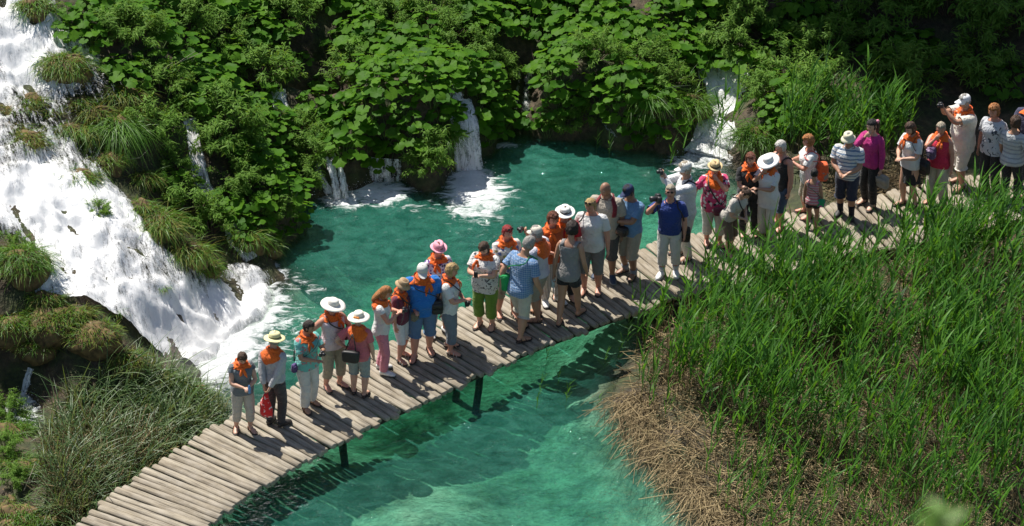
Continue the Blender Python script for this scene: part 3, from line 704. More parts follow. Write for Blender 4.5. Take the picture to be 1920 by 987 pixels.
def hat_mesh(F, yaw, pitch, kind, par, mats, seed=0, tilt=0.0):
    base = head_frame(F, yaw, pitch); M = Matrix.Rotation(R(tilt), 3, 'X')
    hf = lambda p: base(M @ (Vector(p))+Vector((0, .004, .026)))
    b = MB()
    if kind == 'wide':
        lathe(b, hf, [(.0, .060), (.03, .059), (.046, .052), (.052, .036), (.055, .012)], seed=seed); lathe(b, hf, [(.0555, .016), (.0555, .004)], mi=1)
        lathe(b, hf, [(.053, .008), (.075, .004), (.100, -.002), (.118, -.010), (.117, -.0135), (.098, -.006), (.06, .0)], wav=.018, seed=seed)
        if len(mats) > 2:
            for a in (0, 1.0, -1.0): b.ball(hf((.02*a, .064, .014)), (.017*F.H, .010*F.H, .012*F.H), 8, 5, 2)
    elif kind == 'brim':
        lathe(b, hf, [(.0, .056), (.03, .056), (.046, .050), (.052, .036), (.054, .012)], seed=seed); lathe(b, hf, [(.0553, .018), (.0558, .003)], mi=1)
        lathe(b, hf, [(.052, .006), (.07, .004), (.088, -.002), (.098, -.004), (.097, -.008), (.082, -.005), (.055, .0)], wav=.015, seed=seed)
    elif kind == 'fedora':
        hh = lambda p: hf((p[0]*(1-.25*max(0, p[2]-.04)/.03*(p[1] < 0)), p[1], p[2]-.012*math.exp(-(p[0]/.012)**2)*(p[2] > .05)))
        lathe(b, hh, [(.0, .060), (.025, .062), (.043, .061), (.050, .040), (.054, .012)]); lathe(b, hf, [(.0545, .022), (.0560, .004)], mi=1)
        lathe(b, lambda p: hf((p[0], p[1], p[2]+.12*abs(p[0])*(abs(p[0]) > .06)-.01)), [(.053, .014), (.066, .012), (.080, .012), (.081, .009), (.056, .009)], seed=seed)
    elif kind == 'bucket':
        lathe(b, hf, [(.0, .052), (.034, .051), (.047, .046), (.053, .02), (.055, .004)]); lathe(b, hf, [(.054, .006), (.066, -.008), (.080, -.022), (.079, -.026), (.056, -.004)], wav=.01, seed=seed)
    else:  # cap, visor to the front
        lathe(b, hf, [(.0, .052), (.02, .051), (.036, .044), (.047, .030), (.052, .012), (.053, -.006)]); b.ball(hf((0, 0, .053)), .004*F.H, 6, 4)
        G = []
        for v in np.linspace(0, 1, 5):
            G.append([hf((.050*math.sin(a)*(1-.06*v), -.050*math.cos(a)-.060*v*math.cos(a*.85)*max(0, math.cos(a))**.3, .000-.012*v-.018*(math.sin(a)**2)*v)) for a in np.linspace(-1.35, 1.35, 13)])
        b.grid(G); b.grid([[Vector(p)-Vector((0, 0, .004*F.H)) for p in g] for g in G])
    b.build('hat', mats, par)
def drape(b, F, zs, off, n=22, full=False, mi=0, flare=0.0, seed=0, amp=.008):
    G = []
    for i, z in enumerate(zs):
        k = flare*max(0, 1-i/4)
        row = []
        for j in range(n):
            th = 2*PI*j/n; p = F.surf(th, z, off+k)
            nz = noise.noise(Vector((math.sin(th)*2.2+seed*3.1, math.cos(th)*2.2, z*16))); p += Vector((p.x, p.y, 0)).normalized()*(max(nz, -.3)*amp*(1.6 if z < .6 else 1))
            row.append(F.W(p, full))
        G.append(row)
    b.grid(G, mi, True)
def shirt_mesh(F, A, par, mat, sleeve='short', hem=.47, loose=.012, tank=False, collar=False, seed=0):
    b = MB(); H = F.H; ab = 1+(F.b-1)*.7; fm = .94 if F.fem else 1.05
    zs = list(np.linspace(hem, .78, 15))+([.795, .808, .820, .829] if not tank else [.788])
    drape(b, F, zs, loose*.75, flare=loose*.5, seed=seed)
    if tank:
        for sg in (-1, 1):
            P = [F.W(F.surf(sg*.62, .782, .006)), F.W(Vector((sg*.064, -.052, .812))), F.W(Vector((sg*.066, .0, .832))), F.W(Vector((sg*.064, .052, .812))), F.W(F.surf(sg*2.45, .782, .006))]
            b.tube(P, [(.017*H, .006*H)]*5, 8, ref=(1, 0, 0))
    if collar: b.tube([F.W(Vector((.052*math.sin(a), -.046*math.cos(a), .838-.014*math.cos(a)))) for a in np.linspace(-2.7+PI, 2.7+PI, 14)], [(.006*H, .014*H)]*14, 6)
    if sleeve != 'none':
        for sg in (-1, 1):
            sh, el, wr = A[sg]
            if sleeve == 'long': P0 = [Vector((sg*F.sh*.6, .004, .783)), Vector((sg*F.sh*.95, .004, .792)), sh.lerp(el, .2), sh.lerp(el, .6), el, el.lerp(wr, .35), el.lerp(wr, .75), el.lerp(wr, .96)]; r0 = (.040, .044, .043, .039, .035, .034, .028, .024)
            elif sleeve == 'cap': P0 = [Vector((sg*F.sh*.6, .004, .783)), Vector((sg*F.sh*.95, .004, .793)), sh.lerp(el, .15), sh.lerp(el, .3)]; r0 = (.038, .043, .043, .043)
            else: P0 = [Vector((sg*F.sh*.6, .004, .783)), Vector((sg*F.sh*.95, .004, .792)), sh.lerp(el, .2), sh.lerp(el, .45), sh.lerp(el, .68)]; r0 = (.040, .044, .044, .044, .046)
            P, rr = sample(P0, [x*ab*fm for x in r0], 16); b.tube([F.W(p)+Vector(noise.noise_vector(Vector(p)*24+Vector((seed, 0, 0))))*.006 for p in P], [r*H for r in rr], 12, caps=False)
    b.build('shirt', [mat], par)
def trousers_mesh(F, Lg, par, mat, length='full', name='trousers', flare=1.0, seed=0):
    b = MB(); H = F.H; drape(b, F, [.455, .475, .50, .52, .54], .004, seed=seed, amp=.002)
    kb = 1+(F.b-1)*.8
    for sg in (-1, 1):
        hp, kn, an = Lg[sg]; cut = {'full': .97, 'capri': .56, 'knee': .10}.get(length)
        if length in ('short', 'mini'): f = .62 if length == 'short' else .36; P0 = [hp+Vector((0, 0, .03)), hp, hp.lerp(kn, f*.5), hp.lerp(kn, f)]; r0 = (.060, .067, .063, .060*flare)
        else:
            e = kn.lerp(an, cut); P0 = [hp+Vector((0, 0, .03)), hp, hp.lerp(kn, .35), hp.lerp(kn, .75), kn, kn.lerp(e, .5), e]
            r0 = (.060, .067, .061, .053, .047, .046*(1+(flare-1)*.5), {'full': .038, 'capri': .043, 'knee': .048}[length]*flare)
        P, rr = sample(P0, [x*kb for x in r0], 18)
        b.tube([p*H+Vector(noise.noise_vector(p*22+Vector((seed, 3, sg))))*.007 for p in P], [(r*H*(1+.05*noise.noise(p*30)), r*H) for p, r in zip(P, rr)], 12, caps=False)
    b.build(name, [mat], par)
def skirt_mesh(F, par, mat, zb=.28, seed=0, w=1.15):
    b = MB(); H = F.H; G = []
    for i, z in enumerate(np.linspace(zb, .54, 14)):
        row = []
        for k in range(28):
            th = 2*PI*k/28; p = F.surf(th, max(z, .47), .004); q = 1+(w-1)*max(0, (.47-z)/.19); p = Vector((p.x*q*(1 if z > .47 else .98), p.y*q, z)); p += Vector((p.x, p.y, 0)).normalized()*.007*max(0, (.5-z)/.2)*math.sin(th*7+seed); row.append(F.W(p, False))
        G.append(row)
    b.grid(G, 0, True); b.build('skirt', [mat], par)
def shoe_meshes(F, Lg, par, kind, feet, mats):
    H = F.H
    for sg in (-1, 1):
        hp, kn, an = Lg[sg]; M = Matrix.Rotation(R(feet[0 if sg < 0 else 1]), 3, 'Z'); q = lambda x, y, z: (an+M @ Vector((x, y, z-.045)))*H
        b = MB()
        sole = [(.040, .010), (.02, .024), (-.02, .025), (-.06, .031), (-.095, .031), (-.12, .02), (-.128, .008)]
        b.tube([q(0, y, .004) for y, w in sole], [(w*H*1.04, .006*H) for y, w in sole], 10, mi=1, ref=(1, 0, 0))
        if kind == 'shoe':
            b.tube([q(0, y, z) for y, z in ((.038, .024), (.028, .028), (-.0, .030), (-.04, .026), (-.085, .018), (-.118, .013), (-.124, .012))], [(x*H, y*H) for x, y in ((.016, .018), (.026, .027), (.028, .027), (.033, .024), (.033, .017), (.022, .010), (.01, .005))], 10, ref=(1, 0, 0))
            nm = 'shoe'
        elif kind == 'sandal':
            for y, z, w, h in ((-.082, .018, .033, .016), (-.05, .026, .033, .022), (-.002, .034, .029, .030)):
                b.tube([q(w*math.cos(a), y+.008*math.sin(a), z-.012+h*math.sin(a)) for a in np.linspace(-.3, PI+.3, 11)], [(.003*H, .0075*H)]*11, 6, ref=(0, 0, 1))
            b.tube([q(.026*math.sin(a), .012+.026*math.cos(a), .030) for a in np.linspace(-1.6, 1.6, 9)], [(.003*H, .007*H)]*9, 6, ref=(1, 0, 0)); nm = 'sandal'
        else:
            for s2 in (-1, 1): b.tube([q(0, -.095, .016), q(s2*.014, -.075, .028), q(s2*.03, -.045, .016)], [(.005*H, .003*H)]*3, 6)
            nm = 'flip_flop'
        b.build(nm, mats, par)
def sock_meshes(F, Lg, par, mat, top=.30):
    H = F.H
    for sg in (-1, 1):
        hp, kn, an = Lg[sg]; b = MB(); P = [an-Vector((0, 0, .02)), an, an.lerp(kn, top*.5), an.lerp(kn, top)]; b.tube([p*H for p in P], [x*H*(1+(F.b-1)*.8) for x in (.029, .028, .031, .036)], 10); b.build('sock', [mat], par)
def scarf_mesh(F, par, mat, style='back', seed=0, mats2=None):
    b = MB(); H = F.H; G = []; nt_ = 36
    for v in np.linspace(0, 1, 8):
        row = []
        for k in range(nt_):
            th = 2*PI*k/nt_; bk = max(0, 1-abs(th-PI)/1.25); ft = max(0, 1-min(th, 2*PI-th)/.9)
            zb = .800+.012*noise.noise(Vector((th*2, seed, 0)))
            if style == 'back': zb -= (.115+.03*math.sin(seed*1.9))*max(0, 1-abs(th-PI-.25*math.sin(seed*2.7))/1.25); zb -= .012*ft
            elif style == 'front': zb -= .10*ft
            zt = .856-.014*math.cos(th)
            z = zt+(zb-zt)*v; s_ = F.surf(th, max(z, .70), .016+.010*math.sin(v*PI)+.013*noise.noise(Vector((th*3+seed, v*3, 1))))
            if z > .835: s_ = F.surf(th, .835, .010+.012*(1-v)); s_.z = z
            row.append(F.W(s_))
        G.append(row)
    b.grid(G, 0, True)
    b.tube([F.W(Vector((.052*math.sin(a), -.006-.052*math.cos(a), .846-.016*math.cos(a)+.004*math.sin(a*5+seed)))) for a in np.linspace(0, 2*PI, 20, endpoint=False)], [(.015+.004*math.sin(a*1.7+seed))*H for a in range(20)], 8, closed=True)
    if style in ('back', 'ring'):
        ko = .35*math.sin(seed*3.3); k0 = F.surf(ko, .80+.008*math.sin(seed), .028); b.ball(F.W(k0), (.018*H, .013*H, .016*H), 8, 6)
        for sg in (-1, 1):
            P = [k0, k0+Vector((sg*.014, -.010, -.022)), Vector((k0.x+sg*.024, F.surf(.3, .745, .014).y, .752)), Vector((k0.x+sg*(.030+.016*math.sin(seed*1.3+sg)), F.surf(.35, .72, .016).y, .712+.022*math.sin(seed*2.3+sg*1.1)))]; b.tube([F.W(p) for p in P], [(.009*H, .006*H), (.016*H, .006*H), (.017*H, .005*H), (.004*H, .003*H)], 8, ref=(1, 0, 0))
    b.rough(.006, 24, seed)
    b.build('neckerchief', [mat], par)
def glasses_mesh(F, yaw, pitch, par, up=False):
    hf = head_frame(F, yaw, pitch); b = MB(); H = F.H; Y, Z = (-.052, .008) if not up else (-.040, .066)
    for sg in (-1, 1):
        b.ball(hf((sg*.019, Y-.003, Z)), (.0150*H, .005*H, .0115*H), 10, 6)
        b.tube([hf((sg*.033, Y+.004, Z+.003)), hf((sg*.052, Y+.03, Z+.004)), hf((sg*.053, .01, Z))], [.0022*H]*3, 5)
    b.tube([hf((-.008, Y-.006, Z+.003)), hf((.008, Y-.006, Z+.003))], [.0022*H]*2, 5); b.build('sunglasses', [m_glass], par)
def mesh_item(name, b, mats, root, label, cat, group=None):
    """a carried thing of its own, origin at its lowest middle, placed by its bearer's stance"""
    vs = np.array(b.v); c = Vector(((vs[:, 0].min()+vs[:, 0].max())/2, (vs[:, 1].min()+vs[:, 1].max())/2, vs[:, 2].min()))
    b.v = [tuple(Vector(p)-c) for p in b.v]; o = b.build(name, mats)
    M = Matrix.Translation(root.location) @ Matrix.Rotation(root.rotation_euler.z, 4, 'Z')
    o.location = M @ c; o.rotation_euler = (0, 0, root.rotation_euler.z); tag(o, label, cat, group); return o
def strap_pts(F, bag, shoulder_sg, cross=True, n=13):
    """over one shoulder, down front and back to the bag point (units of H)"""
    P = []; sh = Vector((shoulder_sg*.062, 0, .848))
    a0 = math.atan2(bag.x, -bag.y)
    for u in np.linspace(0, 1, n):
        z = bag.z+.04+(.80-bag.z-.04)*u; th = a0*(1-u)+shoulder_sg*.55*u; P.append(F.W(F.surf(th, z, .037), False))
    P.append(F.W(sh))
    a1 = a0 if abs(a0) > 1.2 else a0; a1 = a1 if abs(a1) > .1 else .1*shoulder_sg
    e = shoulder_sg*(PI-.55); d = (a1-e+PI) % (2*PI)-PI
    if abs(d) < 0.01: d = .01
    # run round the back on the bag's side
    tgt = a1 if a1*shoulder_sg > 0 else a1
    for u in np.linspace(0, 1, n):
        z = .80+(bag.z+.04-.80)*u; th = e+d_back(e, tgt)*u; P.append(F.W(F.surf(th, z, .037), False))
    return P
def d_back(e, t):
    """angle from e to t going through the back (pi)"""
    if e > 0: t2 = t if t > PI/2 else (t % (2*PI)); return t2-e
    t2 = t if t < 0 else t-2*PI; return t2-e
def bag_item(F, root, pos, size, mats, label, name='shoulder_bag', strap=None, cat='bag', rz=0.0, hang=None):
    b = MB(); H = F.H; c = F.W(Vector(pos), False); M = Matrix.Rotation(R(rz), 3, 'Z'); sx_, sy_, sz_ = (x*H for x in size)
    b.ball(c, (sx_, sy_, sz_), 16, 10, 0, .45, M); b.rough(.006, 14, pos[0]*50)
    b.tube([c+M @ Vector((x*sx_*.95, -sy_*1.04-.002, sz_*.25)) for x in np.linspace(-1, 1, 6)], [(.004*H, sz_*.5)]*6, 6, 0, ref=(0, 1, 0))
    b.ball(c+M @ Vector((0, -sy_*1.12, -sz_*.15)), .008*H, 6, 4, 1)
    if strap is not None: P = strap_pts(F, Vector(pos)+Vector((0, 0, size[2]*.8)), strap); b.tube(P, [(.008*H, .003*H)]*len(P), 6, 1)
    if hang is not None:
        hp = F.W(Vector(hang)) if not isinstance(hang, list) else None
        for sg in (-1, 1): b.tube([c+M @ Vector((sg*sx_*.6, 0, sz_*.9)), c.lerp(hp, .55)+M @ Vector((sg*sx_*.4, 0, 0)), hp], [(.006*H, .0035*H)]*3, 6, 1)
    return mesh_item(name, b, mats, root, label, cat)
def camera_item(F, root, p, d, label, big=False, strap=True):
    b = MB(); H = F.H; p = F.W(Vector(p)); d = Vector(d).normalized(); zz = Vector((0, 0, 1)); sdv = d.cross(zz).normalized(); up = sdv.cross(d)
    M = Matrix((sdv, d, up)).transposed(); k = 1.35 if big else .85
    b.ball(p, (.042*H*k, .018*H*k, .027*H*k), 12, 8, 0, .35, M); b.ball(p+up*.028*H*k, (.016*H*k, .017*H*k, .010*H*k), 8, 6, 0, .5, M)
    L = .085 if big else .035; b.tube([p, p+d*L*.5*H, p+d*L*H, p+d*(L+.004)*H], [.020*H*k, .021*H*k, .022*H*k, .017*H*k], 12, 0); b.tube([p+d*(L+.002)*H, p+d*(L+.006)*H], [.017*H*k, .016*H*k], 12, 1)
    if strap: b.tube([p+sdv*.045*H*k, p+sdv*.05*H+Vector((0, 0, -.08*H)), p+Vector((0, .03*H, -.16*H)), p-sdv*.05*H+Vector((0, 0, -.08*H)), p-sdv*.045*H*k], [(.007*H, .002*H)]*5, 6, 0)
    return mesh_item('camera', b, [m_metal, m_glass], root, label, 'camera')
W_ = (.80, .80, .78); CREAM = (.72, .66, .52)
f = fabric
def shoes(c, c2=(.05, .04, .035)): return [plain('shoe_%.2f_%.2f' % c[:2], c, .6), plain('sole_%.2f' % c2[0], c2, .8)]
BRN = (.13, .065, .03); BLK = (.02, .02, .022); WHT = (.75, .75, .73)
hatm = lambda n, c, band=(.04, .035, .03), *x: [plain('straw_'+n, c, .8, var=.12, scale=60, bump=.4), plain('band_%.2f' % band[0], band, .7)]+list(x)
NP = [0]; GROUP = 'tourists standing on the log walkway'
def person(foot, top, phi, fem, b, label, shirt, legs, hair=None, hat=None, scarf=None, skin='fair', L='hang', Rr='hang', yaw=0, pitch=8, lean=0, belly=0.0, stance=None, feet=None, shoe=None, socks=None, tank=False, sleeve='short', hem=.47, loose=.012, collar=False, glasses=None, extra=0.0, child=False, towel=None):
    NP[0] += 1; seed = NP[0]
    fp = px(foot[0], foot[1], DECK+.005); lo, hi = .8, 2.2
    for _ in range(40):
        mid = (lo+hi)/2; lo, hi = (mid, hi) if proj(fp+np.array([0, 0, mid]))[1] > top else (lo, mid)
    H = (lo-extra)/math.cos(R(lean)*.55)
    H = max(1.48, min(1.86, H)) if not child else H
    root = empty('person', fp, R(phi)); tag(root, label, 'person', GROUP)
    F = Fig(H, fem, b, R(lean), belly)
    A = {-1: arm_joints(F, Rr, -1), 1: arm_joints(F, L, 1)}
    st = stance or ((.012+.008*math.sin(seed*2.1), .03*math.sin(seed*1.7)), (.012, -.03*math.sin(seed*1.7)))
    Lg = {-1: leg_joints(F, st[0], -1), 1: leg_joints(F, st[1], 1)}
    ft = feet or (-14-6*math.sin(seed), 14+6*math.cos(seed*1.3))
    o = body_mesh(F, A, Lg, yaw, pitch, ft); o.parent = root; o.data.materials.clear(); o.data.materials.append(skinmat(skin))
    face_mesh(F, yaw, pitch, root, None, hairmat(hair[1] if hair else 'grey'))
    if hair: hair_mesh(F, yaw, pitch, hair[0], root, hairmat(hair[1]), seed)
    if hat: hat_mesh(F, yaw, pitch, hat[0], root, hat[1], seed, hat[2] if len(hat) > 2 else 0)
    shirt_mesh(F, A, root, shirt, sleeve, hem, loose, tank, collar, seed)
    kind, m = legs[0], legs[1]
    if kind == 'skirt': skirt_mesh(F, root, m, legs[2] if len(legs) > 2 else .28, seed)
    else: trousers_mesh(F, Lg, root, m, kind, 'shorts' if kind in ('knee', 'short', 'mini') else 'trousers', legs[2] if len(legs) > 2 else 1.0, seed)
    if shoe: shoe_meshes(F, Lg, root, shoe[0], ft, shoe[1])
    if socks: sock_meshes(F, Lg, root, socks[0], socks[1])
    if scarf: scarf_mesh(F, root, m_orange, scarf, seed)
    if glasses: glasses_mesh(F, yaw, pitch, root, glasses == 'up')
    F.A = A
    return root, F
def wrist(F, sg): return F.A[sg][2]
def palm(F, sg): s, e, w = F.A[sg]; return w+(w-e).normalized()*.055

# ---- from the lower left end of the walkway to the upper right
r, F = person((457,806), 655, 18, 1, 1.08, 'brown haired woman in a grey T-shirt looking down, at the lower end of the line', f('grey_teal_tee', (.16, .19, .21)), ('capri', f('stone_linen', (.52, .49, .42))), ('short', 'brown'), scarf='back', L='front', Rr='front', pitch=32, sleeve='cap', shoe=('sandal', shoes(BRN)))
b = MB(); p0 = (palm(F, 1)+palm(F, -1))/2+Vector((.02, -.02, .01)); lathe(b, lambda q: F.W(p0+Vector(q)), [(.0, -.045), (.016, -.044), (.017, .02), (.008, .04), (.008, .052), (0, .053)], 10, sy=1.0)
mesh_item('water_bottle', b, [plain('blue_plastic', (.10, .30, .62), .15)], r, 'small blue water bottle in the hands of the woman in the grey T-shirt', 'bottle')
r, F = person((517,797), 624, 152, 0, .98, 'man in a straw hat and grey long-sleeved shirt with a red bag behind his back', f('pale_grey_shirt', (.50, .50, .52)), ('full', f('charcoal_cloth', (.055, .053, .055))), ('short', 'grey'), hat=('brim', hatm('yellow', (.72, .66, .36), (.16, .15, .07))), scarf='back', L='behind', Rr='behind', sleeve='long', hem=.52, yaw=-10, shoe=('shoe', shoes((.03, .025, .022))), extra=.04)
b = MB(); H = F.H; h0 = (palm(F, 1)+palm(F, -1))/2; G = []
for i, (z, w, d_) in enumerate([(-.02, .012, .012), (-.06, .025, .018), (-.11, .05, .026), (-.17, .066, .034), (-.22, .070, .036), (-.255, .062, .03), (-.268, .03, .012), (-.27, .002, .002)]):
    G.append([F.W(h0+Vector((w*math.cos(a)*(1+.12*math.sin(3*a+i)), .015+d_*math.sin(a)*(1+.2*math.sin(2*a+i*1.3)), z+.008*math.sin(4*a+i))), False) for a in np.linspace(0, 2*PI, 16, endpoint=False)])
b.grid(G, 0, True)
for sg in (-1, 1): b.tube([F.W(h0+Vector((sg*.012, 0, .0))), F.W(h0+Vector((sg*.02, .01, -.04))), F.W(h0+Vector((sg*.035, .015, -.10)))], [(.006*H, .003*H)]*3, 6)
b.rough(.012, 16, 3)
mesh_item('plastic_bag', b, [fabric('red_plastic', (.78, .02, .02), 'print', (.8, .62, .6), freq=9)], r, 'crumpled red plastic bag with pale print held behind the man in the straw hat', 'bag')
r, F = person((578,762), 602, 42, 1, 1.12, 'woman with short dark hair in a turquoise T-shirt and white trousers turning to her left', f('turquoise_tee', (.17, .55, .50), 'print', (.55, .16, .18), freq=8), ('full', f('white_linen', (.68, .67, .62)), 1.15), ('short', 'dark'), scarf='back', L='chest', Rr='front', yaw=32, pitch=12, skin='tan', shoe=('sandal', shoes(BRN)), sleeve='short')
camera_item(F, r, palm(F, 1)+Vector((0, -.02, .015)), (.3, -1, 0), 'small black camera held by the woman in the turquoise T-shirt', strap=False)
bag_item(F, r, (-.125, .02, .50), (.055, .025, .05), [fabric('purple_bag', (.10, .06, .20)), m_black], 'small purple bag slung at the hip of the woman in turquoise', strap=1)
r, F = person((625,724), 557, 35, 1, 1.18, 'heavy woman in a white brimmed hat, pale pink tank top and khaki capri trousers', f('pale_pink_top', (.74, .58, .62)), ('capri', f('khaki_linen', (.36, .31, .22))), ('short', 'sand'), hat=('wide', hatm('white', (.78, .75, .68), (.72, .69, .62)), 0), scarf='back', L='hold', Rr='hip', yaw=20, tank=True, sleeve='none', belly=.018, shoe=('flip', shoes((.6, .25, .3))), skin='red', extra=.05)
bag_item(F, r, (.10, -.125, .60), (.04, .02, .03), [fabric('maroon_purse', (.16, .03, .05)), m_black], 'little maroon purse on the strap of the woman in the pale pink top', 'purse', strap=-1, cat='purse')
r, F = person((674,741), 583, 168, 1, 1.12, 'woman seen from behind in a very wide cream straw hat and coral T-shirt', f('coral_tee', (.66, .16, .18)), ('knee', f('grey_teal_cloth', (.30, .34, .33)), 1.1), ('short', 'brown'), hat=('wide', hatm('cream', (.80, .76, .64), (.66, .60, .45), plain('orange_flower', (.75, .28, .06), .8)), -6), scarf='back', L='hip', Rr='hang', shoe=('sandal', shoes(BLK)), extra=.06, yaw=-10)
bag_item(F, r, (.05, .15, .56), (.095, .035, .07), [m_black, m_black], 'large black handbag worn on the back of the woman in coral', 'handbag', hang=(.04, .085, .80))
r, F = person((716,697), 537, 88, 1, .98, 'woman with long curly fair hair in pink trousers and white top looking at a camera', f('white_cotton', W_), ('full', f('pink_cotton', (.68, .25, .32)), 1.1), ('long', 'ginger'), scarf='back', L='chest', Rr='chest', pitch=28, sleeve='cap', shoe=('shoe', shoes(WHT, (.1, .1, .1))), skin='red')
camera_item(F, r, (palm(F, 1)+palm(F, -1))/2+Vector((0, -.025, .01)), (0, -1, -.2), 'black camera held by the woman in pink trousers')
r, F = person((752,672), 519, 62, 1, 1.02, 'woman in a tan sun hat and maroon top half hidden behind the pink trousers', f('maroon_top', (.17, .03, .06)), ('knee', f('white_cotton', W_)), ('bob', 'sand'), hat=('bucket', hatm('tan', (.42, .30, .17), (.5, .45, .38))), scarf='back', L='front', Rr='hang', skin='red', shoe=('sandal', shoes((.6, .58, .5))), extra=.04, pitch=20)
bag_item(F, r, (.05, -.16, .56), (.07, .03, .055), [fabric('olive_bag', (.20, .19, .12)), m_black], 'olive cloth bag in front of the woman in the tan hat', strap=-1)
r, F = person((793,664), 488, 8, 0, 1.22, 'big man in a bright blue T-shirt, pale grey cap and denim shorts', f('bright_blue_tee', (.012, .17, .55)), ('knee', f('denim', (.11, .20, .33)), 1.15), ('fringe', 'grey'), hat=('cap', hatm('greycap', (.62, .61, .58))), scarf='back', L='hang', Rr='hang', pitch=22, belly=.02, skin='red', shoe=('sandal', shoes((.09, .04, .025))), sleeve='short', hem=.45, extra=.03, stance=((.03, -.07), (.01, .05)))
bag_item(F, r, (.13, -.07, .545), (.055, .035, .075), [m_black, m_black], 'black messenger bag at the hip of the man in the bright blue T-shirt', strap=-1)
r, F = person((822,624), 452, 25, 1, 1.0, 'woman in a pink felt hat and purple patterned blouse behind the big man', f('purple_pattern', (.66, .62, .68), 'floral', (.16, .05, .30), (.05, .04, .09), freq=26), ('capri', f('black_white_weave', (.62, .62, .62), 'print', (.05, .05, .05), freq=30)), ('short', 'auburn'), hat=('fedora', hatm('pink', (.80, .36, .44), (.74, .32, .40))), scarf='ring', L='front', Rr='hang', skin='red', shoe=('shoe', shoes(WHT)), extra=.03)
r, F = person((842,657), 496, 78, 1, 1.12, 'woman with short blond hair, white T-shirt, orange neckerchief and slate capri trousers', f('white_cotton', W_), ('capri', f('slate_cotton', (.19, .23, .27)), 1.1), ('curly', 'blond'), scarf='ring', L='belly', Rr='front', skin='red', shoe=('sandal', shoes((.62, .56, .45))), pitch=16)
bag_item(F, r, (.02, -.19, .565), (.04, .022, .03), [m_black, m_black], 'small black pouch in the hands of the short haired blond woman', 'pouch', cat='pouch', strap=-1)
r, F = person((911,611), 450, -22, 1, 1.22, 'plump woman in a white blouse with black squiggles and green capri trousers', f('squiggle_blouse', (.74, .73, .70), 'print', (.06, .06, .07), freq=17), ('capri', f('leaf_green_cotton', (.14, .27, .025)), 1.12), ('bob', 'brown'), scarf='ring', L='chest', Rr='chest', pitch=26, loose=.024, hem=.43, belly=.012, shoe=('sandal', shoes((.32, .17, .10))))
b = MB(); p0 = (palm(F, 1)+palm(F, -1))/2; b.ball(F.W(p0+Vector((0, -.015, .02))), (.022*F.H, .008*F.H, .036*F.H), 10, 8, 0, .35)
mesh_item('phone', b, [m_metal], r, 'dark phone held by the woman in green trousers', 'phone')
r, F = person((949,590), 423, 20, 1, 1.1, 'woman with bright red hair in a white blouse with blue flowers', f('blue_flower_blouse', (.72, .72, .66), 'floral', (.10, .18, .40), (.35, .36, .12), freq=15), ('knee', f('sand_cotton', (.42, .36, .26))), ('short', 'red'), scarf='back', L='hang', Rr='front', skin='red', glasses='up', shoe=('sandal', shoes((.70, .64, .5))), loose=.02, yaw=15)
r, F = person((975,632), 443, 138, 0, 1.05, 'grey haired man seen from behind in a blue plaid shirt striding up the walkway', f('blue_plaid', (.10, .22, .42), 'plaid', (.38, .46, .58), freq=26), ('knee', f('pale_khaki', (.60, .56, .46)), 1.2), ('short', 'grey'), L='back', Rr='fwd', skin='tan', lean=11, shoe=('sandal', shoes(BLK)), loose=.022, stance=((.01, .07), (.01, -.08)), yaw=-15, pitch=12)
bag_item(F, r, (.13, .07, .55), (.05, .04, .085), [fabric('green_nylon', (.01, .36, .09)), fabric('green_nylon', (.01, .36, .09))], 'bright green shoulder bag on the back of the man in plaid', strap=-1)
r, F = person((1010,598), 424, -118, 0, 1.05, 'man seen from behind in a cream cap and pale lilac polo shirt', f('pale_lilac_polo', (.66, .66, .74)), ('knee', f('light_khaki', (.38, .35, .28)), 1.12), ('short', 'grey'), hat=('cap', hatm('creamcap', (.66, .62, .52))), scarf='back', L='front', Rr='eye', skin='tan', shoe=('sandal', shoes(BRN)), extra=.03, hem=.5)
bag_item(F, r, (.10, -.10, .56), (.05, .03, .04), [m_black, m_black], 'black waist pouch of the man in the lilac polo', 'waist_pouch', cat='pouch')
camera_item(F, r, palm(F, -1)+Vector((0.03, -.02, .0)), (0, -1, 0), 'compact camera raised by the man in the cream cap', strap=False)
r, F = person((1034,566), 398, 25, 1, 1.04, 'woman with curly auburn hair, orange top and striped trousers behind the cream cap', f('orange_top', (.55, .10, .02)), ('full', f('fine_stripe', (.62, .60, .56), 'vstripe', (.35, .32, .30), freq=26)), ('curly', 'auburn'), scarf='ring', L='hang', Rr='front', skin='red', shoe=('shoe', shoes(WHT)))
r, F = person((1058,556), 383, 5, 1, 1.05, 'woman in a white hat with black band and scarlet top', f('scarlet_top', (.55, .012, .02)), ('full', f('black_cloth', (.02, .02, .022))), ('short', 'brown'), hat=('brim', hatm('whiteband', (.78, .77, .72), (.02, .02, .02))), scarf='ring', L='front', Rr='hang', skin='fair', shoe=('sandal', shoes(BLK)), glasses='on', extra=.04)
r, F = person((1108,546), 371, -12, 1, 1.16, 'blond woman with sunglasses on her head in a plain white T-shirt and grey shorts', f('white_cotton', W_), ('knee', f('mid_grey', (.22, .215, .20))), ('short', 'blond'), skin='red', glasses='up', L='hang', Rr='hang', yaw=-15, pitch=14, shoe=('flip', shoes((.35, .2, .15))), belly=.008)
bag_item(F, r, (-.13, .03, .55), (.045, .03, .06), [m_black, m_black], 'dark shoulder bag at the side of the woman in the plain white T-shirt', strap=-1)
r, F = person((1066,603), 425, 158, 1, .94, 'young woman with dark curls, grey tank top and black shorts walking away', f('grey_tank', (.27, .26, .25)), ('mini', f('black_cloth', (.02, .02, .022)), 1.05), ('curly', 'dark'), skin='tan', L='carry', Rr='fwd', tank=True, sleeve='none', lean=7, stance=((.0, -.12), (.0, .12)), shoe=('flip', shoes((.05, .04, .035))), pitch=14, yaw=10)
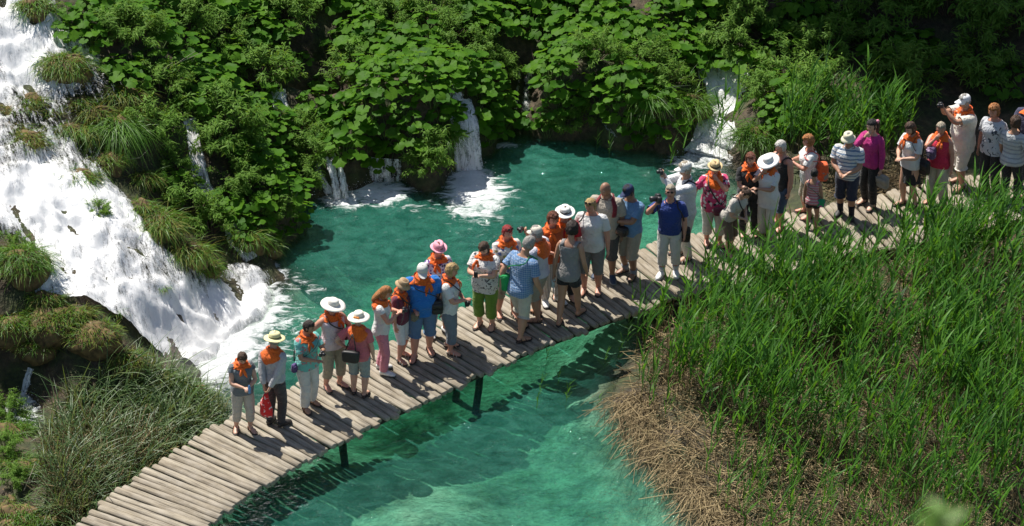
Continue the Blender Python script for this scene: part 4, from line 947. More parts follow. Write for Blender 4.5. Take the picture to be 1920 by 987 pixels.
b = MB(); p0 = palm(F, 1); lathe(b, lambda q: F.W(p0+Vector((0, 0, -.02))+Vector(q)), [(.0, -.06), (.017, -.058), (.018, .02), (.008, .04), (.008, .052), (0, .053)], 10, sy=1.0)
mesh_item('water_bottle', b, [plain('clear_plastic', (.5, .62, .68), .1)], r, 'clear water bottle carried by the young woman in the grey tank top', 'bottle')
r, F = person((1136,518), 331, -15, 0, 1.1, 'tall bald man in a beige shirt with a dark red towel round his neck', f('beige_shirt', (.42, .37, .30)), ('knee', f('dark_grey_cloth', (.085, .082, .078)), 1.15), None, skin='brown', L='hang', Rr='hang', yaw=-20, pitch=12, shoe=('shoe', shoes((.03, .05, .09), (.4, .4, .4))), hem=.44, loose=.02, collar=True)
b = MB()
for sg in (-1, 1):
    P = [F.W(Vector((0, .058, .835))), F.W(Vector((sg*.05, .03, .842))), F.W(Vector((sg*.066, -.03, .825)))]+[F.W(F.surf(sg*.62, z, .028)) for z in (.79, .755, .72, .69)]; b.tube(P, [(.010*F.H, .020*F.H), (.012*F.H, .02*F.H), (.02*F.H, .014*F.H)]+[(.024*F.H, .009*F.H)]*4, 8, ref=(1, 0, 0))
b.rough(.008, 20, 2); mesh_item('towel', b, [fabric('dark_red_towel', (.20, .012, .02))], r, 'dark red towel draped round the neck of the bald man', 'towel')
r, F = person((1180,514), 343, -40, 0, 1.15, 'man in a navy cap and blue T-shirt with folded arms and khaki shorts', f('denim_blue_tee', (.13, .26, .45)), ('knee', f('khaki_cloth', (.40, .36, .28)), 1.2), ('short', 'black'), hat=('cap', hatm('navycap', (.015, .03, .09))), skin='brown', L='cross', Rr='belly', yaw=-8, pitch=14, shoe=('sandal', shoes(BLK)), socks=(f('grey_sock', (.28, .30, .34)), .2), belly=.02, extra=.03)
bag_item(F, r, (.0, -.15, .555), (.085, .04, .05), [m_black, m_black], 'black belly pouch of the man in the navy cap', 'waist_pouch', cat='pouch', strap=-1)
r, F = person((1254,514), 352, -8, 0, 1.06, 'man in a navy polo shirt tilting his head up beside a large camera', f('navy_polo', (.02, .05, .24)), ('capri', f('off_white_twill', (.70, .68, .62)), 1.1), ('short', 'greyblond'), skin='red', L='hang', Rr='sidecam', pitch=-16, glasses='on', shoe=('shoe', shoes(WHT, (.6, .6, .58))), socks=(f('white_sock', (.75, .75, .75)), .30), collar=True, hem=.49, extra=-.02)
camera_item(F, r, palm(F, -1)+Vector((-.005, -.01, .035)), (-.9, -.5, .1), 'large black camera with long lens held by the man in the navy polo', big=True)
bag_item(F, r, (.15, .05, .44), (.055, .03, .085), [m_black, m_black], 'black shoulder bag hanging beside the man in the navy polo', strap=1)
r, F = person((1284,482), 300, -72, 0, 1.05, 'man in a white cap and white shirt taking a picture over the water', f('white_shirt', (.80, .80, .80)), ('full', f('white_linen', (.68, .67, .62))), ('short', 'greyblond'), hat=('cap', hatm('whitecap', (.76, .74, .68))), skin='tan', L='up', Rr='up', sleeve='long', collar=True, glasses='on', shoe=('sandal', shoes((.6, .58, .52))), pitch=2, extra=.03)
camera_item(F, r, (palm(F, 1)+palm(F, -1))/2+Vector((0, -.01, .012)), (0, -1, 0), 'silver camera raised by the man in the white shirt', strap=False)
b = MB(); P = [F.W(F.surf(th, z, .022)) for th, z in ((-.9, .58), (-.6, .64), (-.2, .71), (.25, .77), (.5, .80))]+[F.W(Vector((.06, .0, .846)))]+[F.W(F.surf(th, z, .022)) for th, z in ((2.6, .80), (2.9, .74), (3.4, .66), (3.9, .58))]
b.tube(P, [(.010*F.H, .003*F.H)]*len(P), 6); b.ball(F.W(F.surf(-1.3, .55, .03)), (.03*F.H, .045*F.H, .04*F.H), 12, 8, 0, .5); mesh_item('camera_case', b, [m_black], r, 'black camera case on a strap across the white shirt', 'case')
r, F = person((1336,456), 300, 8, 1, 1.2, 'stout woman in a straw trilby and pink floral blouse with hand at mouth', f('pink_floral', (.62, .05, .16), 'floral', (.74, .70, .70), (.03, .02, .03), freq=19), ('capri', f('off_white_twill', (.70, .68, .62)), 1.1), ('short', 'sand'), hat=('fedora', hatm('trilby', (.60, .46, .24), (.03, .025, .02))), scarf='front', L='mouth', Rr='out', skin='red', shoe=('flip', shoes((.4, .2, .14))), loose=.022, hem=.43, extra=.03)
camera_item(F, r, palm(F, -1)+Vector((-.02, -.02, -.01)), (-1, -.4, -.3), 'small camera hanging from the right hand of the woman in the floral blouse', strap=False)
bag_item(F, r, (.03, -.15, .47), (.06, .03, .045), [fabric('maroon_purse', (.16, .03, .05)), m_black], 'dark red waist bag on the woman in the floral blouse', strap=-1)
r, F = person((1402,437), 286, 12, 1, 1.08, 'woman with a reddish brown bob in a black top', f('black_top', (.022, .022, .024)), ('full', f('black_cloth', (.02, .02, .022))), ('bob', 'auburn'), scarf='ring', L='hang', Rr='front', skin='fair', shoe=('sandal', shoes(BLK)), loose=.02)
r, F = person((1366,474), 355, 52, 1, 1.05, 'woman with pinned up brown hair in a beige T-shirt leaning over her phone', f('pale_beige_tee', (.60, .56, .50)), ('knee', f('brown_cloth', (.17, .12, .09)), 1.15), ('up', 'brown'), skin='fair', L='front', Rr='front', lean=26, pitch=20, shoe=('flip', shoes((.3, .2, .15))))
bag_item(F, r, (.10, -.15, .50), (.06, .03, .075), [m_black, m_black], 'black bag in front of the leaning woman in beige', strap=-1)
r, F = person((1438,444), 288, -38, 1, 1.0, 'woman in a floppy white hat and loose white blouse touching her face', f('white_gauze', (.82, .82, .81)), ('full', f('white_linen', (.68, .67, .62)), 1.3), ('short', 'sand'), hat=('wide', hatm('floppy', (.84, .83, .80), (.80, .79, .76)), 8), scarf='ring', L='cross', Rr='mouth', skin='tan', shoe=('sandal', shoes((.6, .5, .4))), loose=.028, hem=.40, extra=.05)
r, F = person((1462,426), 264, -55, 0, 1.06, 'white haired man in a black vest and denim shorts', f('black_top', (.022, .022, .024)), ('knee', f('dark_denim', (.07, .11, .18)), 1.15), ('short', 'white'), skin='red', L='hang', Rr='hang', tank=True, sleeve='none', shoe=('sandal', shoes(BRN)))
r, F = person((1514,404), 255, -82, 1, 1.1, 'woman with curly ginger hair in a white T-shirt photographing to the left', f('white_cotton', W_), ('knee', f('sand_cotton', (.42, .36, .26))), ('curly', 'ginger'), skin='red', L='chest', Rr='chest', pitch=6, shoe=('sandal', shoes(BRN)), loose=.02, hem=.44)
camera_item(F, r, (palm(F, 1)+palm(F, -1))/2+Vector((0, -.02, .015)), (0, -1, 0), 'small camera in the hands of the ginger haired woman', strap=False)
bag_item(F, r, (.10, .13, .60), (.06, .06, .11), [fabric('orange_grey_bag', (.80, .13, .03), 'print', (.30, .24, .22), freq=6), fabric('coral_strap', (.70, .10, .08))], 'orange and grey tote bag on the back of the ginger haired woman', 'tote_bag', strap=1)
r, F = person((1522,432), 320, 160, 1, .95, 'dark haired girl seen from behind in a pink striped top', f('pink_stripe', (.66, .22, .26), 'stripe', (.62, .50, .50), freq=20), ('mini', f('black_cloth', (.02, .02, .022))), ('short', 'black'), skin='tan', child=True, tank=True, sleeve='none', L='hang', Rr='hang', shoe=('sandal', shoes(BLK)))
bag_item(F, r, (-.13, .03, .50), (.06, .04, .06), [fabric('girl_bag', (.02, .30, .12), 'floral', (.55, .04, .40), (.02, .02, .02), freq=14), fabric('dark_green_strap', (.01, .12, .05))], 'green and pink sling bag of the girl in the striped top', 'sling_bag', strap=1)
r, F = person((1586,403), 247, -22, 0, 1.18, 'man in a cream bucket hat and white polo shirt with blue stripes', f('striped_polo', (.74, .75, .74), 'stripe', (.16, .24, .36), freq=15), ('knee', f('navy_cloth', (.03, .04, .075)), 1.2), ('short', 'grey'), hat=('bucket', hatm('bucket', (.68, .64, .46))), skin='tan', L='belly', Rr='belly', belly=.022, collar=True, shoe=('shoe', shoes(BLK)), socks=(f('dark_sock', (.02, .02, .03)), .5), extra=.02, yaw=-8)
r, F = person((1630,384), 224, -42, 1, 1.0, 'woman with a dark ponytail and flower in a magenta cardigan', f('magenta_knit', (.46, .02, .19)), ('full', f('black_cloth', (.02, .02, .022))), ('pony', 'black'), skin='fair', L='hang', Rr='mouth', sleeve='long', shoe=('sandal', shoes(BLK)))
b = MB(); b.ball(F.W(Vector((.02, -.012+.06, .965))), .02*F.H, 8, 6); b.build('hair_flower', [plain('pink_flower', (.8, .3, .4), .7)], r)
bag_item(F, r, (.17, -.02, .345), (.075, .03, .075), [fabric('taupe_bag', (.36, .33, .28)), fabric('taupe_bag', (.36, .33, .28))], 'taupe cloth bag hanging from the hand of the woman in magenta', 'tote_bag', hang=palm(F, 1))
r, F = person((1704,384), 229, -48, 1, 1.04, 'woman with a brown bob, white T-shirt and black knee length skirt', f('white_cotton', W_), ('skirt', f('black_cloth', (.02, .02, .022)), .29), ('bob', 'brown'), scarf='ring', skin='fair', L='front', Rr='front', shoe=('sandal', shoes(BLK)), yaw=-10, pitch=14)
bag_item(F, r, (.14, .05, .50), (.075, .035, .09), [m_black, m_black], 'big black bag over the shoulder of the woman in the black skirt', strap=1)
r, F = person((1757,380), 229, -32, 1, 1.16, 'woman with short grey hair in a sleeveless crimson top and beige trousers', f('crimson_top', (.60, .02, .07)), ('full', f('beige_trousers', (.60, .55, .45)), 1.15), ('short', 'greyblond'), scarf='ring', skin='red', L='hang', Rr='mouth', tank=False, sleeve='none', shoe=('sandal', shoes(BRN)), yaw=20)
bag_item(F, r, (-.03, -.15, .68), (.05, .035, .075), [fabric('violet_pack', (.10, .06, .14), 'floral', (.55, .40, .55), (.03, .02, .05), freq=14), m_black], 'patterned violet pouch hugged by the woman in crimson', 'pouch', cat='pouch')
r, F = person((1802,348), 177, -68, 0, 1.14, 'tall man in a white cap, cream shirt and cream shorts raising a camera', f('cream_shirt', (.76, .72, .62)), ('knee', f('cream_shorts', (.76, .72, .63)), 1.25), ('short', 'grey'), hat=('cap', hatm('purewhite', (.82, .82, .82))), scarf='ring', skin='tan', L='up', Rr='up', pitch=2, loose=.026, hem=.42, shoe=('sandal', shoes(BRN)), belly=.012, extra=.02)
camera_item(F, r, (palm(F, 1)+palm(F, -1))/2+Vector((0, -.01, .012)), (0, -1, 0), 'dark camera raised by the tall man in the white cap', strap=False)
r, F = person((1856,362), 196, -35, 1, 1.05, 'woman with copper hair in a white printed T-shirt and black trousers', f('dark_print_tee', (.62, .64, .68), 'print', (.05, .06, .08), freq=9), ('full', f('black_cloth', (.02, .02, .022))), ('curly', 'ginger'), skin='red', L='hang', Rr='hang', shoe=('sandal', shoes(BLK)), loose=.02)
r, F = person((1893,376), 222, 150, 1, 1.08, 'person with curly brown hair seen from behind in a grey and white striped T-shirt', f('grey_stripe_tee', (.60, .62, .62), 'stripe', (.36, .38, .40), freq=13), ('full', f('black_cloth', (.02, .02, .022))), ('curly', 'brown'), skin='tan', L='hang', Rr='out', shoe=('sandal', shoes(BLK)), loose=.02)
r, F = person((1925,352), 171, -30, 0, 1.1, 'grey haired man in dark clothes at the upper right edge of the picture', f('dark_shirt', (.05, .05, .10)), ('full', f('black_cloth', (.02, .02, .022))), ('short', 'grey'), scarf='ring', skin='tan', L='hang', Rr='front', shoe=('shoe', shoes(BLK)))
camera_item(F, r, palm(F, -1)+Vector((0, -.03, .02)), (-.4, -1, 0), 'black camera of the man in dark clothes', big=True)

# one continuous skin for every body
for o, H in BODIES:
    md = o.modifiers.new('skin', 'REMESH'); md.mode = 'VOXEL'; md.voxel_size = .0125; md.use_smooth_shade = True
dg = bpy.context.evaluated_depsgraph_get(); dg.update()
for o, H in BODIES:
    me = bpy.data.meshes.new_from_object(o.evaluated_get(dg)); mt = o.data.materials[0]; o.modifiers.clear(); o.data = me
    me.materials.clear(); me.materials.append(mt)
# ================================================================== VEGETATION
m_butter = leafmat('butterbur_leaf', (.04, .13, .009), (.105, .24, .016), .42, .55, spec=.12)
m_stalk = plain('green_stalk', (.10, .17, .04), .6)
m_willow = leafmat('narrow_leaf', (.07, .17, .02), (.17, .30, .045), .35, .6, spec=.15)
m_twig = plain('brown_twig', (.10, .07, .045), .8)
m_grass = leafmat('grass_blade', (.05, .15, .015), (.13, .27, .03), .33, .45, tip=(.15, .12, .04), tipend=.2)
m_moss = leafmat('mossy_grass', (.09, .13, .015), (.20, .20, .03), .25, .7, tip=(.15, .08, .02), tipend=.3)
m_reed = leafmat('reed_leaf', (.012, .062, .008), (.10, .265, .024), .35, .5, spec=.22)
m_rstem = leafmat('reed_stem', (.06, .13, .02), (.12, .19, .035), .1, .5, tip=(.22, .15, .07))
m_sedge = leafmat('sedge_blade', (.022, .07, .015), (.15, .23, .085), .28, .4, tip=(.24, .18, .09))
m_straw = leafmat('dead_reed', (.09, .06, .025), (.56, .43, .23), .1, .7)
m_rock = plain('mossy_tufa', (.15, .10, .04), .9, var=.7, scale=9, bump=.9)
m_leaf = leafmat('tree_leaf', (.03, .075, .012), (.05, .11, .02), .2, .5)

def frames(nrm, head):
    """rotation matrices with z = nrm and y close to head (arrays)"""
    z = nrm/np.linalg.norm(nrm, axis=1, keepdims=True); y = head-z*(head*z).sum(1, keepdims=True); y /= np.linalg.norm(y, axis=1, keepdims=True)+1e-9
    return np.stack([np.cross(y, z), y, z], -1)
def scatter(T, F, M, pos):
    """copies of template T by 3x3 matrices M at pos, as one vertex and face array"""
    V = np.einsum('nij,kj->nki', M, T)+pos[:, None]; n, k = len(pos), len(T)
    return V.reshape(-1, 3), (F[None]+(np.arange(n)*k)[:, None, None]).reshape(-1, F.shape[1])
def strip(n, w, L, arch=0.0, fold=.15, taper=1.5):
    """a blade along +y of n segments, two faces wide; bends down to -z"""
    V = []; F = []
    for i in range(n+1):
        u = i/n; ww = w*(1-u**taper)*(.55+.45*min(1, u*5))+.0004; a = arch*u*u
        y = L*u*(1-.25*abs(arch)*u); z = -L*a*.5
        V += [(-ww, y, z+fold*ww), (0, y, z-fold*ww), (ww, y, z+fold*ww)]
    for i in range(n):
        for k in (0, 1): F.append((i*3+k, i*3+k+1, i*3+k+4, i*3+k+3))
    return np.array(V), np.array(F)
def nrmz(v): return v/np.linalg.norm(v, axis=-1, keepdims=True)

# ---- butterbur: plants of large lobed leaves, every leaf a part
def leaf_mesh(seed):
    r = random.Random(seed); n = 15; V = [(0, 0, -.05)]; F = []; cup = r.uniform(-.35, .3)
    for ring, q in ((0, .52), (1, 1.0)):
        for k in range(n):
            a = -PI+2*PI*(k+.5)/n; c = abs(a)/PI      # the notch lies at the back
            rad = q*(1-.42*max(0, c-.80)/.20*(.4 if ring == 0 else 1))*(1+(.075*math.cos(k*PI)+r.uniform(-.06, .06))*ring)*(1.0-.10*abs(math.sin(a)))
            V.append((math.sin(a)*rad, math.cos(a)*rad*.96+.12, cup*rad*rad+(.05 if k % 2 else -.04)*q+r.uniform(-.09, .09)*ring+(-.08*abs(math.sin(a))*q)))
    F += [(0, 1+k, 1+(k+1) % n) for k in range(n-1)]; T = [(1+k, 1+n+k, 1+n+(k+1) % n, 1+(k+1) % n) for k in range(n-1)]
    b = MB(); b.add(V, F); b.f += T; b.m += [0]*len(T)
    return b.mesh('leaf', [m_butter])
LEAF = [leaf_mesh(i) for i in range(8)]
PROT = []
for v in range(7):
    r = random.Random(40+v); n = r.randint(12, 17); leaves = []; b = MB()
    for i in range(n):
        a = i*2.4+r.uniform(-.4, .4); d = .06+.40*math.sqrt((i+.5)/n)*r.uniform(.75, 1.15); h = .50-.26*(d/.45)**1.6+r.uniform(-.07, .1); s = r.uniform(.105, .178)*(1.1 if d < .3 else .95)
        tilt = .12+d*1.15+r.uniform(-.2, .25); p = Vector((math.cos(a)*d, math.sin(a)*d, h)); nv = Vector((math.cos(a)*math.sin(tilt), math.sin(a)*math.sin(tilt)-r.uniform(-.1, .3), math.cos(tilt)))+SUND*r.uniform(.1, .7)
        hd = Vector((math.cos(a), math.sin(a), -.3)); z = nv.normalized(); y = (hd-z*hd.dot(z)).normalized(); M = Matrix((y.cross(z), y, z)).transposed()
        leaves.append((p, (M @ Matrix.Rotation(r.uniform(-.5, .5), 3, 'Z')).to_euler(), s, r.randrange(8)))
        b.tube([(math.cos(a)*.03, math.sin(a)*.03, -.12), p*.5+Vector((0, 0, h*.08)), p], [.009, .007, .005], 4, caps=False)
    PROT.append((leaves, b.mesh('stalk', [m_stalk])))
def ellipse_pts(cx, cy, rx, ry, n, mind, dy=28):
    out = []; m = n*30; a = RNG.uniform(0, 2*PI, m); q = np.sqrt(RNG.uniform(0, 1, m))
    for h in hit(cx+rx*q*np.cos(a), cy+ry*q*np.sin(a)+dy):
        if len(out) >= n: break
        if h[2] > .03 and not gully(*h) and all((h[0]-o[0])**2+(h[1]-o[1])**2+.6*(h[2]-o[2])**2 > mind*mind for o in out+PLACED): out.append(h)
    PLACED.extend(out); return out
GUL = np.array([px(a, b, z)[:2].tolist()+[r] for a, b, z, r in [(600,150,.6,.42),(612,85,1.0,.3),(626,240,.3,.38),(975,175,.3,.5),(985,105,.7,.34),(432,165,1.2,.24),(348,245,1.3,.24),(1345,180,.5,.42),(1330,235,.3,.38),(1042,140,.8,.2),(860,235,.6,.16)]])
def gully(x, y, z): return bool((((GUL[:, 0]-x)**2+(GUL[:, 1]-y)**2) < GUL[:, 2]**2).any())
PLACED = []
def where(u, v):
    a = '' if abs(v) < .33 else 'upper ' if v < 0 else 'lower '; b = '' if abs(u) < .33 else 'left' if u < 0 else 'right'
    return ', '+((a+b).strip()+' part' if a or b else 'centre')
CL = [  # where the leaves show: cx, cy, rx, ry, plants, label, size
 (770,160,175,118,42,'butterbur in the big bright mound', 1.0),
 (700,250,80,45,9,'butterbur overhanging the pool under the bright mound', 1.05),
 (505,300,75,95,18,'butterbur in the mound beside the left trickle', .95),
 (560,395,45,40,6,'low butterbur at the pool edge left of the thin falls', .75),
 (340,105,130,85,20,'butterbur above the dead branch beside the cascade', 1.0),
 (180,30,80,35,8,'large leaved butterbur at the top beside the cascade', .9),
 (480,30,110,40,11,'large leaved butterbur on the upper left slope', .95),
 (720,15,130,35,10,'large leaved butterbur high above the bright mound', .9),
 (930,25,120,45,13,'large leaved butterbur at the top middle of the slope', .95),
 (1110,40,120,50,15,'butterbur on the slope right of the top middle', .95),
 (1130,130,110,55,16,'butterbur between the dark gully and right rapids', .95),
 (1210,200,75,50,12,'butterbur over the water left of the rapids', .85),
 (1040,210,55,30,7,'low butterbur on the dark bank behind the pool', .75),
 (930,200,35,45,6,'large leaved butterbur hanging beside the middle fall', .9),
 (1330,70,90,60,11,'large leaved butterbur in the shade above the right rapids', .95),
 (1470,60,90,60,5,'large leaved butterbur in deep shade at the top right', .95),
 (1490,180,75,50,12,'bright butterbur in the mound right of the rapids', .8),
 (1620,190,70,40,6,'butterbur among the reeds at the edge of the dark wood', .8),
 (1650,90,160,60,3,'butterbur in the dark wood at the upper right', .9),
 (330,330,30,25,3,'small butterbur below the long grass tuft', .7),
 (640,90,60,40,5,'large leaved butterbur beside the upper gully', .95),
 (330,-15,150,35,14,'butterbur at the top edge of the left slope',1.0),(620,-20,170,30,12,'butterbur at the top edge left of the middle',1.0),(1300,0,80,40,8,'butterbur at the top edge above the right rapids',1.0),(1000,-20,170,30,12,'butterbur at the top edge of the middle',1.0),(1760,60,170,70,3,'butterbur under the trees of the dark wood',1.0),(1800,150,130,50,3,'butterbur behind the last people in the wood',.9),(1560,20,120,50,3,'butterbur at the top edge in the dark wood',.9),(870,130,50,40,7,'large leaved butterbur right of the bright mound',.95),(640,200,50,50,6,'butterbur at the left edge of the bright mound',.9),(430,150,60,60,7,'butterbur around the rounded light shrub',.85),(560,60,70,50,7,'butterbur left of the upper gully',.9),(1010,110,40,40,4,'butterbur beside the dark gully',.9),(450,390,60,40,5,'butterbur at the foot of the left mound',.8),(1070,150,50,40,5,'butterbur right of the dark gully',.9),
]
SHR = [(485,130,1.0,'rounded light green shrub above the left mound'),(420,225,1.15,'broad narrow leaved shrub left of the butterbur mound'),(395,265,.8,'small shrub in front of the broad narrow leaved one'),(290,235,.9,'shrub right of the long arching grass'),(300,160,.8,'shrub under the bare dead branch'),
 (250,55,.9,'shrub at the top of the cascade edge'),(210,60,.7,'low shrub right at the upper cascade'),(420,60,.8,'shrub between butterburs high on the left slope'),(850,60,.7,'light shrub growing from the bright mound'),(730,30,.7,'shrub above the bright mound'),
 (590,285,.75,'shrub on the right flank of the left mound'),(560,240,.7,'shrub beside the small upper fall'),(815,275,.75,'shrub hanging left of the middle fall'),(800,310,.6,'grassy shrub at the water under the bright mound'),(360,385,.85,'shrub at the foot of the left trickle'),(395,420,.65,'small shrub beside the lower trickle'),(330,300,.6,'little shrub below the long grass'),
 (1100,215,.6,'shrub on the dark bank by the small rapid'),(1060,230,.5,'small shrub over the dark pool edge'),(1250,150,.7,'grassy shrub left of the right rapids'),(1120,90,.7,'shrub on the shaded slope'),(1430,170,.8,'shrub at the left of the bright right mound'),(1540,150,.9,'shrub on top of the bright right mound'),(1370,60,.9,'shrub in shade above the right rapids'),(1560,70,1.0,'dark shrub at the edge of the wood'),(1700,130,1.1,'dark shrub in the wood behind the tall man'),(1400,20,1.0,'shrub at the top edge above the right rapids'),(1840,100,1.1,'dark shrub behind the last people'),(1900,10,1.3,'dark shrub at the top right corner'),(1780,-10,1.2,'dark shrub at the top edge in the wood'),(1660,0,1.2,'dark shrub at the top edge left in the wood'),
 (660,120,.8,'light shrub on the left shoulder of the bright mound'),(900,90,.7,'shrub on the right shoulder of the bright mound'),(350,40,.9,'shrub at the top edge of the left slope'),(540,20,.8,'shrub at the top edge left of the middle'),(810,10,.8,'shrub at the top edge above the bright mound'),(450,330,.7,'shrub on the left flank of the left mound'),(520,400,.6,'shrub low on the left mound'),(1210,110,.8,'light shrub above the arching grass'),(1480,120,.9,'light shrub crowning the right mound'),(10,835,.45,'green shrub at the lower left edge'),(30,900,.4,'low shrub on the gravel at the lower left'),(15,770,.5,'small shrub beside the lower left fall'),(25,470,.5,'shrub behind the grassy mound at the left edge'),(185,395,.35,'small leafy sprig in the white water'),(575,330,.6,'shrub above the pool edge on the left mound'),(940,130,.6,'shrub right of the bright mound')]
SHH = [hit(a, b_+30*q)[0] for a, b_, q, _ in SHR]
for h, (_, _, q, _) in zip(SHH, SHR):
    for k in range(6): PLACED.append(h+np.array([.30*q*math.cos(k*1.05), .30*q*math.sin(k*1.05)-.05, 0]))
    PLACED.append(h)
npl = 0
for cx_, cy_, rx, ry, n, lab, sz in CL:
    for h in ellipse_pts(cx_, cy_, rx, ry, int(n*1.2), .30*sz):
        leaves, stk = PROT[npl % len(PROT)]; s = sz*RNG.uniform(.62, 1.04); rz = RNG.uniform(-.7, .7)
        root = empty('butterbur', h, rz, s); npl += 1; qx_, qy_ = proj(h); tag(root, lab+where((qx_-cx_)/rx, (qy_-28-cy_)/ry), 'plant', 'butterbur plants on the bank')
        link(bpy.data.objects.new('stalk', stk), root)
        for p, e, q, k in leaves:
            o = bpy.data.objects.new('leaf', LEAF[k]); link(o, root); o.location = p; o.rotation_euler = e; o.scale = (q,)*3

# ---- shrubs with narrow leaves
def shrub_proto(seed, nl=1500, rad=.5):
    r = np.random.default_rng(seed); nb = 34; b = MB(); th = r.uniform(0, 2*PI, nb); el = np.arcsin(r.uniform(.05, 1, nb)); L = rad*r.uniform(.8, 1.25, nb)
    D = np.stack([np.cos(th)*np.cos(el), np.sin(th)*np.cos(el), np.sin(el)*1.05], 1); tips = D*L[:, None]
    for i in range(nb):
        m = tips[i]*.5+np.array([0, 0, .05]); b.tube([(0, 0, -.15), tuple(m), tuple(tips[i])], [.008, .005, .002], 3, caps=False)
    k = r.integers(0, nb, nl); u = r.uniform(.35, 1.03, nl)**.8; mid = tips[k]*.5+np.array([0, 0, .05]); P = np.where((u < .5)[:, None], mid*(u*2)[:, None], mid+(tips[k]-mid)*((u-.5)*2)[:, None])
    P += r.normal(0, .03, (nl, 3)); hd = nrmz(D[k]+r.normal(0, .75, (nl, 3))+np.array([0, 0, .1])); nv = nrmz(np.array([0, 0, 1.0])+r.normal(0, .5, (nl, 3))+D[k]*.5)
    T, F = strip(2, .011, 1.0, .5, .2, 2.0); T = T*np.array([1, 1, 1]); M = frames(nv, hd); sc = r.uniform(.055, .11, nl); T2 = T.copy(); T2[:, 0] *= 11
    M = M*sc[:, None, None]; V, Fa = scatter(T2*np.array([1, 1, 1]), F, M, P)
    return npmesh('foliage', V, Fa, [m_willow]), b.mesh('stem', [m_twig])
SH = [shrub_proto(60+i, 2200) for i in range(4)]
for i, (a, b_, s, lab) in enumerate(SHR):
    h = SHH[i]+np.array([0, 0, .08]); root = empty('shrub', h, i*1.7, s*1.4); tag(root, lab, 'shrub', 'narrow leaved shrubs on the bank'); fo_, st_ = SH[i % 4]
    tag(link(bpy.data.objects.new('foliage', fo_), root), kind='stuff'); link(bpy.data.objects.new('stem', st_), root)

# ---- grass tufts and mossy mounds in and beside the cascade
def tuft_arrays(seed, n, L, arch, spread, mound):
    r = np.random.default_rng(seed); out = []; T, F = strip(4, .006, 1.0, arch, .2, 1.5)
    a = r.uniform(0, 2*PI, n); q = np.sqrt(r.uniform(0, 1, n)); P = np.stack([np.cos(a)*q*mound[0], np.sin(a)*q*mound[1], mound[2]*np.sqrt(np.maximum(0, 1-q*q*.9))-.02], 1)
    out_d = np.stack([np.cos(a)*q, np.sin(a)*q, 0*q], 1); hd = nrmz(out_d*spread+np.array([0, -.2, .95])+r.normal(0, .5, (n, 3))); nv = nrmz(np.array([0, 0, 1.0])*.6-out_d*.3+np.array([0, .3, 0])+r.normal(0, .3, (n, 3)))
    M = frames(nv, hd); ln = L*r.uniform(.35, 1.35, n); S = np.stack([np.full(n, 1.0), ln, ln], 1); V, Fa = scatter(T, F, M*S[:, None, :], P)
    tip = np.tile(np.repeat(np.linspace(0, 1, 5), 3), n)*.9+.1*r.uniform(0, 1, n).repeat(15)
    return V, Fa, tip
